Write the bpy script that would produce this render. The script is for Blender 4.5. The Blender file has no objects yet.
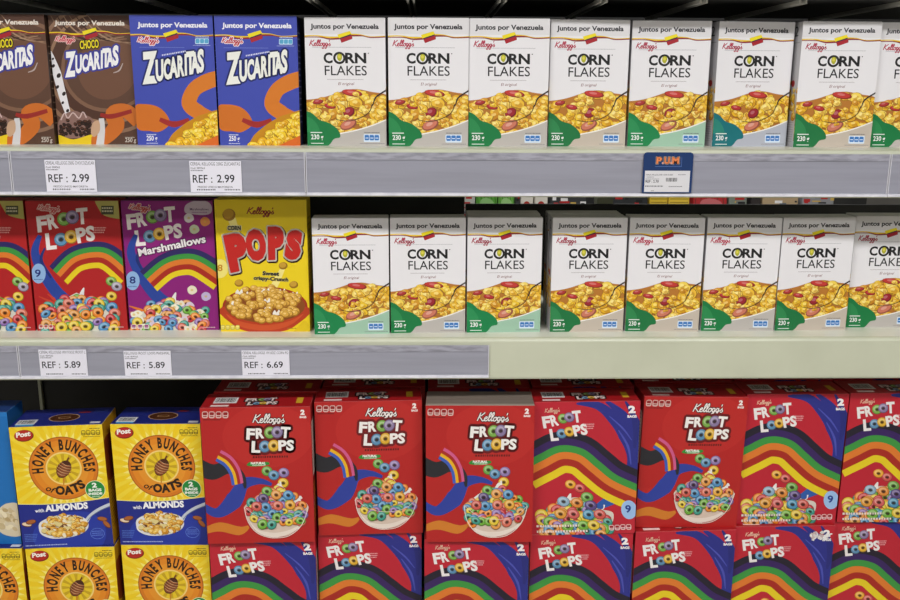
import bpy, bmesh, math, random
from mathutils import Vector, Matrix
from mathutils.geometry import tessellate_polygon
R = math.radians
col = bpy.context.scene.collection
Z0 = 1.6                                    # eye height above the floor

# ---------------------------------------------------------------- colour
def lin(c):
    if isinstance(c, str):
        c = tuple(int(c[i:i+2], 16) / 255 for i in (0, 2, 4))
    return tuple(x / 12.92 if x <= .04045 else ((x + .055) / 1.055) ** 2.4 for x in c)
def mix(a, b, t):
    A = tuple(int(a[i:i+2], 16) for i in (0, 2, 4)); B = tuple(int(b[i:i+2], 16) for i in (0, 2, 4))
    return '%02x%02x%02x' % tuple(int(x + (y - x) * t) for x, y in zip(A, B))

# ---------------------------------------------------------------- materials
def new_mat(name):
    m = bpy.data.materials.new(name); m.use_nodes = True
    nt = m.node_tree; b = nt.nodes['Principled BSDF']
    return m, nt, b
def card_mat(name, rough, spec=.4):
    m, nt, b = new_mat(name)
    a = nt.nodes.new('ShaderNodeVertexColor'); a.layer_name = 'ink'
    n = nt.nodes.new('ShaderNodeTexNoise'); n.inputs['Scale'].default_value = 9; n.inputs['Detail'].default_value = 3
    tc = nt.nodes.new('ShaderNodeTexCoord')
    nt.links.new(tc.outputs['Object'], n.inputs['Vector'])
    bp = nt.nodes.new('ShaderNodeBump'); bp.inputs['Strength'].default_value = .12; bp.inputs['Distance'].default_value = .01
    nt.links.new(n.outputs['Fac'], bp.inputs['Height']); nt.links.new(bp.outputs['Normal'], b.inputs['Normal'])
    nt.links.new(a.outputs['Color'], b.inputs['Base Color'])
    b.inputs['Roughness'].default_value = rough
    b.inputs['Specular IOR Level'].default_value = spec
    return m
CARD = card_mat('printed_carton', .42)
PAPER = card_mat('printed_paper', .7, .2)
def plain_mat(name, c, rough=.5, metal=0, noise=None, scale=20, spec=.5, stretch=(1, 1, 1)):
    m, nt, b = new_mat(name)
    b.inputs['Roughness'].default_value = rough; b.inputs['Metallic'].default_value = metal
    b.inputs['Specular IOR Level'].default_value = spec
    if noise:
        tc = nt.nodes.new('ShaderNodeTexCoord'); mp = nt.nodes.new('ShaderNodeMapping'); mp.inputs['Scale'].default_value = stretch
        n = nt.nodes.new('ShaderNodeTexNoise'); n.inputs['Scale'].default_value = scale; n.inputs['Detail'].default_value = 6
        r = nt.nodes.new('ShaderNodeValToRGB')
        r.color_ramp.elements[0].color = (*lin(noise), 1); r.color_ramp.elements[1].color = (*lin(c), 1)
        r.color_ramp.elements[0].position = .35; r.color_ramp.elements[1].position = .6
        nt.links.new(tc.outputs['Object'], mp.inputs['Vector']); nt.links.new(mp.outputs['Vector'], n.inputs['Vector'])
        nt.links.new(n.outputs['Fac'], r.inputs['Fac']); nt.links.new(r.outputs['Color'], b.inputs['Base Color'])
    else:
        b.inputs['Base Color'].default_value = (*lin(c), 1)
    return m
ENAMEL = plain_mat('shelf_enamel', 'c6cab4', .38, noise='bfc3ad', scale=6)
DECKM = plain_mat('shelf_deck_enamel', 'e2e4d6', .35, noise='dcdecf', scale=6)
STRIP = plain_mat('label_strip_plastic', '9899a6', .3, noise='92939f', scale=4, stretch=(1, 1, 24))
STRIPEDGE = plain_mat('strip_edge_plastic', 'e6e6ee', .3, noise='d5d5e0', scale=40)
SEAM = plain_mat('strip_seam_plastic', 'cfcfd8', .3)
GRIME = plain_mat('strip_upper_channel', 'a3a3b0', .35, noise='85858f', scale=14, stretch=(2, 1, 10))
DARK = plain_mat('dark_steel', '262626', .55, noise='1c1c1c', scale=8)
RIB = plain_mat('rib_steel', 'd4d4ce', .4)
FLOORM = plain_mat('floor_tiles', 'b9b5aa', .35, noise='aeaaa0', scale=3)
WALLM = plain_mat('store_wall', '77756f', .8, noise='6f6d67', scale=2)
CEILM = plain_mat('store_ceiling', '8a8a88', .9, noise='82827f', scale=2)
SCUFF = plain_mat('scuff_dirt', '4a4038', .8)

# ---------------------------------------------------------------- glyphs
_gl = {}
def glyph(s, bold=0.0):
    k = (s, round(bold, 4))
    if k in _gl: return _gl[k]
    cu = bpy.data.curves.new('g', 'FONT'); cu.body = s; cu.size = 1; cu.offset = bold; cu.resolution_u = 3; cu.fill_mode = 'FRONT'
    o = bpy.data.objects.new('g', cu); col.objects.link(o)
    dg = bpy.context.evaluated_depsgraph_get(); ev = o.evaluated_get(dg); me = ev.to_mesh()
    V = [(v.co.x, v.co.y) for v in me.vertices]; me.calc_loop_triangles()
    T = [tuple(t.vertices) for t in me.loop_triangles]
    ev.to_mesh_clear(); bpy.data.objects.remove(o); bpy.data.curves.remove(cu)
    _gl[k] = (V, T); return _gl[k]
def cap_height():
    V, _ = glyph('H'); return max(v[1] for v in V)

def catmull(P, n=6, closed=False):
    out = []; N = len(P)
    rng = range(N) if closed else range(N - 1)
    for i in rng:
        if closed: p0, p1, p2, p3 = P[(i-1) % N], P[i], P[(i+1) % N], P[(i+2) % N]
        else: p0, p1, p2, p3 = P[max(i-1, 0)], P[i], P[i+1], P[min(i+2, N-1)]
        for j in range(n):
            t = j / n
            out.append(tuple(.5 * ((2*b) + (-a+c)*t + (2*a-5*b+4*c-d)*t*t + (-a+3*b-3*c+d)*t**3) for a, b, c, d in zip(p0, p1, p2, p3)))
    if not closed: out.append(tuple(P[-1]))
    return out

SCRIPT = [  # hand lettering of the maker's name
 [(.75,2.1),(.45,1.0),(.2,0)], [(1.8,2.1),(1.2,1.5),(.5,1.05),(1.0,.6),(1.5,0),(1.9,.2)],
 [(1.9,.4),(2.5,.7),(2.45,1.05),(2.0,.8),(1.95,.2),(2.35,0),(2.75,.3)],
 [(2.75,.3),(3.4,1.5),(3.35,2.15),(3.05,1.7),(2.95,.4),(3.15,0),(3.45,.3)],
 [(3.45,.3),(4.1,1.5),(4.05,2.15),(3.75,1.7),(3.65,.4),(3.85,0),(4.15,.3)],
 [(4.75,.98),(4.3,.8),(4.2,.2),(4.6,0),(4.95,.4),(4.8,.95),(5.2,.75)],
 [(5.85,.85),(5.4,1.0),(5.2,.45),(5.4,.05),(5.75,.35),(5.9,.95),(5.75,-.2),(5.4,-.95),(5.0,-.75),(5.5,-.2),(6.15,.4)],
 [(6.85,.85),(6.4,1.0),(6.2,.45),(6.4,.05),(6.75,.35),(6.9,.95),(6.75,-.2),(6.4,-.95),(6.0,-.75),(6.5,-.2),(7.15,.4)],
 [(7.55,2.05),(7.4,1.5)], [(7.15,.3),(7.6,.7),(7.75,1.1),(7.7,.75),(8.0,.3),(7.7,0),(7.35,.1)]]

# ---------------------------------------------------------------- flat printed artwork, drawn in millimetres (y down)
class Art:
    STEP = 1.4e-5
    def __init__(s, W, H, bg):
        s.W, s.H = W, H; s.tr = lambda x, y: (x, y); s.sc = 1.0
        s.V = []; s.T = []; s.C = []; s.n = 0
        if bg: s.poly([(0, 0), (W, 0), (W, H), (0, H)], bg)
    def view(s, px0=0, py0=0, sx=1, sy=1, k=0, m=0):
        s.tr = lambda x, y: ((x - px0 - k * (y - py0)) * sx, (y - py0 - m * (x - px0)) * sy); s.sc = (abs(sx) + abs(sy)) / 2
    def _tri(s, tri, c, lv):
        P = tri
        for ax, lim, sg in ((0, 0, 1), (0, s.W, -1), (1, 0, 1), (1, s.H, -1)):
            if all((p[ax] - lim) * sg >= 0 for p in P): continue
            Q = []
            for i in range(len(P)):
                a, b = P[i], P[(i + 1) % len(P)]; da, db = (a[ax] - lim) * sg, (b[ax] - lim) * sg
                if da >= 0: Q.append(a)
                if (da >= 0) != (db >= 0):
                    t = da / (da - db); Q.append(tuple(u + (v - u) * t for u, v in zip(a, b)))
            P = Q
            if len(P) < 3: return
        b = len(s.V); s.V += [(p[0], p[1], lv) for p in P]; s.T.append(tuple(range(b, b + len(P)))); s.C.append(c)
    def poly(s, pts, c, new=True):
        if new: s.n += 1
        P = [s.tr(*p) for p in pts]
        for t in tessellate_polygon([[Vector((x, y, 0)) for x, y in P]]):
            s._tri([P[i] for i in t], c, s.n)
    def rect(s, x0, y0, x1, y1, c): s.poly([(x0, y0), (x1, y0), (x1, y1), (x0, y1)], c)
    def rrect(s, x0, y0, x1, y1, r, c):
        P = []
        for cx, cy, a in ((x1-r, y0+r, -90), (x1-r, y1-r, 0), (x0+r, y1-r, 90), (x0+r, y0+r, 180)):
            for i in range(4): t = R(a + i * 30); P.append((cx + r*math.cos(t), cy + r*math.sin(t)))
        s.poly(P, c)
    def ell(s, cx, cy, rx, ry, c, rot=0, n=24, a0=0, a1=360):
        P = []; cr, sr = math.cos(R(rot)), math.sin(R(rot)); full = a1 - a0 >= 360
        for i in range(n if full else n + 1):
            t = R(a0 + (a1 - a0) * i / n); x, y = rx*math.cos(t), ry*math.sin(t); P.append((cx + x*cr - y*sr, cy + x*sr + y*cr))
        s.poly(P, c)
    def blob(s, pts, c, n=5): s.poly(catmull(pts, n, True), c)
    def stroke(s, pts, w, c, smooth=0, new=True):
        if smooth: pts = catmull(pts, smooth)
        if new: s.n += 1
        N = len(pts); ws = w if isinstance(w, (list, tuple)) else [w]
        def wid(i):
            t = i / max(N - 1, 1) * (len(ws) - 1); j = min(int(t), len(ws) - 2) if len(ws) > 1 else 0
            return ws[0] / 2 if len(ws) == 1 else (ws[j] + (ws[j+1] - ws[j]) * (t - j)) / 2
        L = []; Rr = []
        for i, p in enumerate(pts):
            a = pts[max(i-1, 0)]; b = pts[min(i+1, N-1)]; dx, dy = b[0]-a[0], b[1]-a[1]; d = math.hypot(dx, dy) or 1
            nx, ny = -dy/d*wid(i), dx/d*wid(i); L.append((p[0]+nx, p[1]+ny)); Rr.append((p[0]-nx, p[1]-ny))
        for i in range(N - 1):
            q = [s.tr(*x) for x in (L[i], L[i+1], Rr[i+1], Rr[i])]
            s._tri(q[:3], c, s.n); s._tri([q[0], q[2], q[3]], c, s.n)
    def ring(s, cx, cy, rx, ry, w, c, n=40, a0=0, a1=360):
        s.stroke([(cx + rx*math.cos(R(a0+(a1-a0)*i/n)), cy + ry*math.sin(R(a0+(a1-a0)*i/n))) for i in range(n+1)], w, c)
    def glyphs(s, st, f, c, bold=0.0, outline=None):
        V, T = glyph(st, bold)
        if outline:
            oc, r = outline[:2]; off = outline[2] if len(outline) > 2 else (0, 0)
            s.n += 1
            for i in range(10):
                dx, dy = r*math.cos(i*R(36)) + off[0], r*math.sin(i*R(36)) + off[1]
                P = [f(*v) for v in V]; P = [s.tr(x+dx, y+dy) for x, y in P]
                for t in T: s._tri([P[j] for j in t], oc, s.n)
        s.n += 1; P = [s.tr(*f(*v)) for v in V]
        for t in T: s._tri([P[j] for j in t], c, s.n)
    def text(s, st, x, y, w, h, c, bold=0.0, rot=0, shear=0, outline=None):
        V, T = glyph(st, bold)
        if not V: return
        x0 = min(v[0] for v in V); x1 = max(v[0] for v in V); ch = cap_height() + 2*bold
        sx = w / (x1 - x0); sy = h / ch; cr, sr = math.cos(R(rot)), math.sin(R(rot))
        def f(u, v):
            a = (u - x0)*sx + shear*v*sy; b = -(v + bold)*sy
            return (x + a*cr - b*sr, y + a*sr + b*cr)
        s.glyphs(st, f, c, bold, outline)
    def arc_text(s, st, cx, cy, r, a0, a1, h, c, bold=.02, wk=.62, inner=False, outline=None):
        """letters spread along a circle, a0..a1 degrees (0 = right, 90 = up)"""
        chs = list(st); wd = []
        for ch in chs:
            if ch == ' ': wd.append(.3)
            else:
                V, _ = glyph(ch, bold); wd.append(max(v[0] for v in V) - min(v[0] for v in V) + .09)
        tot = sum(wd); acc = 0
        for ch, w in zip(chs, wd):
            t = (acc + w/2) / tot; acc += w
            if ch == ' ': continue
            a = R(a0 + (a1 - a0) * t); V, _ = glyph(ch, bold); x0 = min(v[0] for v in V); x1 = max(v[0] for v in V); k = h / cap_height()
            span = abs(R(a1 - a0)) * r * w / tot; kx = span / w
            px, py = cx + r*math.cos(a), cy - r*math.sin(a)
            th = (math.pi/2 - a) if not inner else (-math.pi/2 - a)
            if inner: th = -(a + math.pi/2)
            cr, sr = math.cos(th), math.sin(th)
            def f(u, v, px=px, py=py, cr=cr, sr=sr, m=(x0+x1)/2, kx=kx, k=k):
                p = (u - m)*kx; q = -v*k
                return (px + p*cr - q*sr, py + p*sr + q*cr)
            s.glyphs(ch, f, c, bold, outline)
    def script(s, x, y, w, h, c, lw=.24, outline=None, rot=0):
        """y = base line, h = ascender height"""
        cr, sr = math.cos(R(rot)), math.sin(R(rot))
        def f(p): a = (p[0] + p[1]*.12)/8.3*w; b = -p[1]/2.15*h; return (x + a*cr - b*sr, y + a*sr + b*cr)
        if outline:
            s.n += 1
            for L in SCRIPT: s.stroke([f(p) for p in catmull(L, 4)], lw/2.15*h + 2*outline[1], outline[0], new=False)
        s.n += 1
        for L in SCRIPT: s.stroke([f(p) for p in catmull(L, 4)], lw/2.15*h, c, new=False)
    def stack(s):
        """ink lies only as deep as the shapes it really overlaps"""
        if getattr(s, 'done', 0): return
        s.done = 1; box = {}
        for t in s.T:
            for i in t:
                x, y, n = s.V[i]; b = box.get(n)
                if b is None: box[n] = [x, x, y, y]
                else:
                    if x < b[0]: b[0] = x
                    if x > b[1]: b[1] = x
                    if y < b[2]: b[2] = y
                    if y > b[3]: b[3] = y
        lev = {}; L = []
        for n in sorted(box):
            a0, a1, b0, b1 = box[n]; m = 0
            for (c0, c1, d0, d1, k) in L:
                if k > m and c0 < a1 and c1 > a0 and d0 < b1 and d1 > b0: m = k
            lev[n] = m + 1; L.append((a0, a1, b0, b1, m + 1))
        s.V = [(x, y, lev[n]) for x, y, n in s.V]
    def mesh(s, place, V, F, C):
        s.stack()
        for t, c in zip(s.T, s.C):
            b = len(V)
            for i in t: V.append(place(*s.V[i], s))
            F.append(tuple(range(b, b + len(t)))); C.append(c)

# faces of a box whose front lower left corner is the origin (metres): X right, -Y front, Z up
def on_front(W, D, H): return lambda x, y, n, a: (x/1000, -n*Art.STEP, H - y/1000)
def on_left(W, D, H):  return lambda x, y, n, a: (-n*Art.STEP, D - x/1000, H - y/1000)
def on_right(W, D, H): return lambda x, y, n, a: (W + n*Art.STEP, x/1000, H - y/1000)
def on_top(W, D, H):   return lambda x, y, n, a: (x/1000, D - y/1000, H + n*Art.STEP)

def mesh_obj(name, V, F, C, mat, parent=None):
    me = bpy.data.meshes.new(name); me.from_pydata(V, [], F)
    at = me.color_attributes.new('ink', 'FLOAT_COLOR', 'CORNER')
    buf = []
    cache = {}
    for f, c in zip(F, C):
        if c not in cache: cache[c] = (*lin(c), 1.0)
        for _ in f: buf += cache[c]
    at.data.foreach_set('color', buf)
    me.materials.append(mat)
    o = bpy.data.objects.new(name, me); col.objects.link(o)
    if parent: o.parent = parent
    # outward normals for the flat pieces are not needed by the two-sided card
    return o
def box_faces(x0, x1, y0, y1, z0, z1, cols, V, F, C, ch=0.0):
    """box with slightly eased edges; cols = front, back, left, right, top, bottom"""
    c = ch
    P = {}
    for ix, X in ((0, x0), (1, x1)):
        for iy, Y in ((0, y0), (1, y1)):
            for iz, Zz in ((0, z0), (1, z1)):
                sx, sy, sz = (1, -1)[ix], (1, -1)[iy], (1, -1)[iz]
                P[ix, iy, iz] = [len(V), len(V)+1, len(V)+2]
                V += [(X, Y + sy*c, Zz + sz*c), (X + sx*c, Y, Zz + sz*c), (X + sx*c, Y + sy*c, Zz)]
    def q(k, *ids, c=None): F.append(tuple(P[i][k] for i in ids)); C.append(c)
    q(1, (0,0,0), (1,0,0), (1,0,1), (0,0,1), c=cols[0]); q(1, (1,1,0), (0,1,0), (0,1,1), (1,1,1), c=cols[1])
    q(0, (0,1,0), (0,0,0), (0,0,1), (0,1,1), c=cols[2]); q(0, (1,0,0), (1,1,0), (1,1,1), (1,0,1), c=cols[3])
    q(2, (0,0,1), (1,0,1), (1,1,1), (0,1,1), c=cols[4]); q(2, (0,1,0), (1,1,0), (1,0,0), (0,0,0), c=cols[5])
    if c > 0:
        e = cols[6] if len(cols) > 6 else cols[0]
        for iy in (0, 1):
            for iz in (0, 1):
                F.append((P[0,iy,iz][1], P[1,iy,iz][1], P[1,iy,iz][2], P[0,iy,iz][2])); C.append(e)
        for ix in (0, 1):
            for iz in (0, 1):
                F.append((P[ix,0,iz][0], P[ix,1,iz][0], P[ix,1,iz][2], P[ix,0,iz][2])); C.append(e)
            for iy in (0, 1):
                F.append((P[ix,iy,0][0], P[ix,iy,1][0], P[ix,iy,1][1], P[ix,iy,0][1])); C.append(e)
        for i in P: F.append(tuple(P[i])); C.append(e)

# ---------------------------------------------------------------- printed food
def flake(a, cx, cy, r, rnd, base):
    n = 8; ph = rnd.random()*6.3; el = rnd.uniform(.6, 1)
    def pts(k, dx=0, dy=0): return [(cx+dx + r*k*js[i]*math.cos(ph+i*.785), cy+dy + r*k*el*js[i]*math.sin(ph+i*.785)) for i in range(n)]
    js = [rnd.uniform(.6, 1.25) for _ in range(n)]
    c = rnd.choice(base)
    a.blob(pts(1.0), mix(c, '6a3408', .55), 2)
    a.blob(pts(.88, -r*.05, -r*.08), c, 2)
    a.blob([(x + r*.12, y + r*.1) for x, y in pts(.5)], mix(c, 'a86410', .35), 2)
    a.blob(pts(.36, -r*.2, -r*.26), mix(c, 'fff6c0', .5), 2)
def flakes(a, inside, x0, x1, y0, y1, r, n, seed, base):
    rnd = random.Random(seed); k = 0; tries = 0
    while k < n and tries < n*40:
        tries += 1; x, y = rnd.uniform(x0, x1), y0 + (y1 - y0)*(k/n)**.8 + rnd.uniform(-r, r)
        if inside(x, y): flake(a, x, y, r*rnd.uniform(.75, 1.2), rnd, base); k += 1
LOOPC = ['6fae3c', 'e8862a', 'c9383c', '8f6fb4', '4f8fc0', 'e6c93a', 'd96f5a', '3f9a8a', 'e29a4a']
def loop(a, x, y, r, c, rot=0, sq=.85):
    a.ell(x, y, r, r*sq, mix(c, '20100a', .4), rot, 14); a.ell(x - r*.04, y - r*.06, r*.92, r*sq*.9, c, rot, 14)
    a.ell(x - r*.1, y - r*.16, r*.66, r*sq*.6, mix(c, 'ffffff', .35), rot, 12)
    a.ell(x, y, r*.46, r*sq*.42, mix(c, '20100a', .15), rot, 12); a.ell(x, y + r*.02, r*.32, r*sq*.28, mix(c, '20100a', .75), rot, 10)
def loops(a, inside, x0, x1, y0, y1, r, n, seed, extra=None):
    rnd = random.Random(seed); k = 0; t = 0; prev = None
    while k < n and t < n*40:
        t += 1; x, y = rnd.uniform(x0, x1), y0 + (y1 - y0)*(k/n)**.9 + rnd.uniform(-r, r)*.5
        if not inside(x, y): continue
        if extra and rnd.random() < .35:
            c = rnd.choice(extra); a.blob([(x + r*.85*rnd.uniform(.7, 1.2)*math.cos(i), y + r*.7*math.sin(i)*rnd.uniform(.7, 1.2)) for i in range(6)], c, 3)
            a.ell(x, y, r*.3, r*.25, mix(c, 'd9b040', .5), n=8)
        else: loop(a, x, y, r*rnd.uniform(.8, 1.1), rnd.choice(LOOPC), rnd.uniform(-30, 30), rnd.uniform(.7, 1))
        k += 1
def tiny(a, x0, y, x1, h, c, seed=1, rot=0):
    """a line of print too small to read"""
    rnd = random.Random(seed); x = x0
    while x < x1:
        w = rnd.uniform(.5, 1.0)*h; yy = y + (x - x0)*math.tan(R(rot))
        a.poly([(x, yy), (min(x+w, x1), yy), (min(x+w, x1), yy+h), (x, yy+h)], c, new=(x == x0)); x += w + h*.45
def nutrition(a, x0, y0, x1, y1, n, edge, fill):
    w = (x1 - x0)/n
    for i in range(n):
        a.rrect(x0 + w*i + w*.06, y0, x0 + w*(i+1) - w*.06, y1, min(w, y1-y0)*.28, edge)
        a.rrect(x0 + w*i + w*.18, y0 + (y1-y0)*.12, x0 + w*(i+1) - w*.18, y0 + (y1-y0)*.55, w*.12, fill)
        a.rect(x0 + w*i + w*.25, y0 + (y1-y0)*.68, x0 + w*(i+1) - w*.25, y0 + (y1-y0)*.82, fill)
def barcode(a, x0, y0, x1, y1, seed=3, bg='e6e6e6'):
    rnd = random.Random(seed); a.rect(x0, y0, x1, y1, bg); x = x0 + (x1-x0)*.06; first = True
    m = (y1-y0)*.12
    while x < x1 - (x1-x0)*.07:
        w = (x1-x0)*rnd.uniform(.012, .04); a.poly([(x, y0+m), (x+w, y0+m), (x+w, y1-m*1.6), (x, y1-m*1.6)], '202020', new=first); first = False; x += w + (x1-x0)*rnd.uniform(.012, .035)
def header(a, x0, x1, yb, h, tc, left, right):
    """slogan, ribbon and three-colour flag shared by the small cartons"""
    a.text('Juntos por Venezuela', x0, yb, x1-x0, h, tc, bold=.034)
    cx = (left + right)/2 - 2; S = (right - left)/322; y = yb + 28*S
    L = left - 4; Rr = right + 4
    a.stroke([(L, y+1), (left+45*S, y-1), (left+90*S, y+5), (cx-10*S, y+6)], [5*S, 4*S, 6*S, 7*S], 'e8c61e', 5)
    a.stroke([(L, y+5), (left+60*S, y+5), (left+100*S, y+12), (cx, y+8*S)], [3*S, 4*S, 6*S, 8*S], '8a2030', 5)
    a.stroke([(cx+10*S, y-2), (cx+70*S, y-1), (right-60*S, y+5), (Rr, y+2)], [9*S, 5*S, 5*S, 6*S], '8a2030', 5)
    a.stroke([(cx+20*S, y-7), (cx+60*S, y-6), (right-60*S, y+2), (Rr, y-1)], [5*S, 3*S, 2*S, 3*S], 'e8c61e', 5)
    a.poly([(cx-30*S, y-5*S), (cx+20*S, y-20*S), (cx+28*S, y-6*S), (cx-22*S, y+10*S)], 'eedb1c')
    a.poly([(cx-22*S, y+8*S), (cx+24*S, y-8*S), (cx+30*S, y+6*S), (cx-14*S, y+22*S)], '3a2040')
    a.poly([(cx-20*S, y+12*S), (cx+26*S, y-3*S), (cx+30*S, y+11*S), (cx-14*S, y+27*S)], 'a81f2c')

# ---------------------------------------------------------------- carton designs
CORN = ['f0c832', 'e8b428', 'f5d65a', 'edbe3c', 'f7dc70', 'd99a28']
def art_corn(tint, green, seed):
    a = Art(165, 257, 'e9e8ec'); a.view(77, 70, .517, .5, -.0097)
    a.rect(60, 60, 420, 133, 'dedde0')
    header(a, 100, 370, 113, 20, '26262c', 77, 398)
    a.script(92, 180, 88, 24, 'b01c40', .30)
    tiny(a, 105, 184, 340, 3, 'b4b4ba', 5)
    a.text('C', 148, 249, 36, 42, '161618', .035); a.text('RN', 234, 249, 84, 42, '161618', .035)
    a.ring(211, 228, 20, 20, 9, '161618'); a.blob([(203, 217), (211, 211), (221, 216), (221, 230), (213, 241), (203, 232)], 'b4b428'); a.ell(211, 222, 6, 7, 'dcd250', n=10)
    a.ell(327, 209, 2.5, 2.5, '55555a', n=8)
    a.text('FLAKES', 151, 297, 168, 38, '1c1c20', .004)
    tiny(a, 160, 312, 305, 3, 'a8a0a8', 7); a.text('El original', 203, 336, 62, 11, '7a3038', .0, shear=.25)
    # cereal with milk and fruit
    top = lambda x: 398 - 46*math.exp(-((x-270)/110)**2) - 12*math.exp(-((x-385)/40)**2)
    a.poly([(60, 420)] + [(60+i*18, top(60+i*18)) for i in range(20)] + [(420, 470), (330, 505), (250, 530), (180, 545), (60, 560)], 'b87830')
    rim = lambda x: 545 - ((x-120)/300)**2*75 if x > 120 else 545
    flakes(a, lambda x, y: top(x)+15 < y < rim(x)-4, 70, 410, 355, 540, 22, 120, seed, CORN)
    for (x, y, rx, ry, rt, c) in ((258, 368, 42, 14, 8, 'c43a34'), (243, 445, 25, 20, -30, '9c2430'), (168, 422, 24, 11, 10, 'b83030'), (240, 497, 36, 20, -25, 'cf7a62'), (120, 405, 22, 10, -10, 'b03434')):
        a.ell(x, y, rx, ry, mix(c, '300808', .35), rt, 14); a.ell(x-2, y-2, rx*.86, ry*.8, c, rt, 14); a.ell(x-4, y-4, rx*.4, ry*.35, mix(c, 'ffffff', .3), rt, 10)
    rnd = random.Random(seed+5)
    for i in range(10): x = rnd.uniform(110, 380); y = rnd.uniform(top(x)+18, rim(x)-14); flake(a, x, y, 14, rnd, CORN)
    a.stroke([(408, 350), (385, 362), (352, 386), (342, 412), (338, 420)], [7, 6, 6, 4, 3], '2e2226', 5)
    a.stroke([(338, 412), (325, 445), (290, 468), (240, 482), (190, 476)], [4, 3, 3.5, 3, 2], '4a3828', 5)
    # bowl edge and lower panel
    curve = [(100, 560), (190, 537), (270, 520), (340, 498), (425, 462)]
    cc = catmull(curve, 5)
    a.poly(cc + [(425, 600), (100, 600)], tint); a.stroke(cc, 5, 'f2efe8')
    a.blob([(60, 455), (92, 450), (125, 478), (165, 492), (198, 520), (205, 548), (180, 556), (160, 580), (120, 600), (60, 600)], green)
    a.blob([(60, 470), (88, 470), (115, 500), (120, 530), (80, 530), (60, 520)], mix(green, '58b070', .3))
    a.text('230 g', 87, 558, 50, 20, 'f4f4f4', .02); a.rect(86, 528, 133, 532, 'e8f0ea'); a.rect(86, 573, 137, 576, 'e8f0ea')
    a.rrect(300, 535, 366, 568, 4, 'd4e2f2')
    for i in range(3): a.rrect(304+i*20, 539, 322+i*20, 561, 4, '3878c0'); a.rect(307+i*20, 550, 319+i*20, 553, 'e4eefa')
    tiny(a, 303, 527, 366, 4, '606468', 3); tiny(a, 285, 573, 385, 3, '77777a', 4)
    return a
def art_zucaritas(seed):
    a = Art(167, 259, '3f4cae'); a.view(519, 58, .503, .501, .0617)
    header(a, 552, 832, 104, 20, 'f0f0f6', 520, 856)
    a.script(550, 163, 88, 22, 'c42038', .30, ('f4e6ea', 3))
    a.rrect(783, 146, 838, 168, 4, 'c8e4f4')
    for i in range(3): a.rrect(785+i*18, 148, 801+i*18, 165, 4, '58a8d0')
    tiny(a, 785, 138, 838, 4, 'c8e4f4', 2); tiny(a, 775, 172, 845, 3, 'a8b4dc', 4)
    tiny(a, 560, 181, 740, 2.5, '7484d0', 8)
    a.stroke([(855, 455), (800, 440), (760, 405), (780, 350), (830, 318), (885, 300)], [30, 60, 62, 60, 64, 60], 'd67a24', 6)
    a.blob([(540, 420), (575, 408), (630, 418), (668, 450), (680, 490), (640, 520), (600, 518), (548, 506)], 'cf7022')
    a.stroke([(640, 470), (700, 490), (760, 470)], [16, 26, 14], 'a02a28', 6)
    # logo
    O = ('1c2668', 7)
    a.text('Z', 572, 330, 62, 128, 'eef0ea', .05, rot=-6, shear=.08, outline=O)
    X = [628, 668, 700, 733, 768, 776, 0, 0]; 
    specs = [('U', 626, 318, 32, 86), ('C', 658, 311, 28, 82), ('A', 680, 306, 36, 84), ('R', 714, 299, 28, 84), ('I', 743, 294, 9, 86), ('T', 750, 291, 32, 92), ('A', 768, 288, 33, 86), ('S', 795, 282, 26, 92)]
    for g in specs: a.text(g[0], g[1], g[2], g[3], g[4], 'eef0ea', .05, rot=-7, shear=.1, outline=O)
    for g in specs: a.text(g[0], g[1], g[2], g[3], g[4], 'eef0ea', .05, rot=-7, shear=.1)
    tiny(a, 650, 210, 745, 6, 'd8dcf4', 9, rot=-10)
    # pile of flakes and the bowl
    a.blob([(680, 600), (682, 545), (720, 505), (770, 470), (820, 448), (900, 440), (900, 600)], 'c88a14')
    flakes(a, lambda x, y: y > 575 - (x-680)*.75 + 8 if x < 850 else y > 455, 685, 895, 445, 590, 20, 120, seed, ['f4ce28', 'f0c020', 'f8dc4c', 'e8b01c'])
    a.blob([(745, 600), (800, 572), (850, 548), (900, 532), (900, 610)], 'd86820')
    a.text('250 g', 586, 557, 44, 20, 'f4f4f8', .02); tiny(a, 586, 530, 626, 4, 'e0e4f4', 1); tiny(a, 586, 566, 632, 3, 'e0e4f4', 2)
    return a
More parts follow.
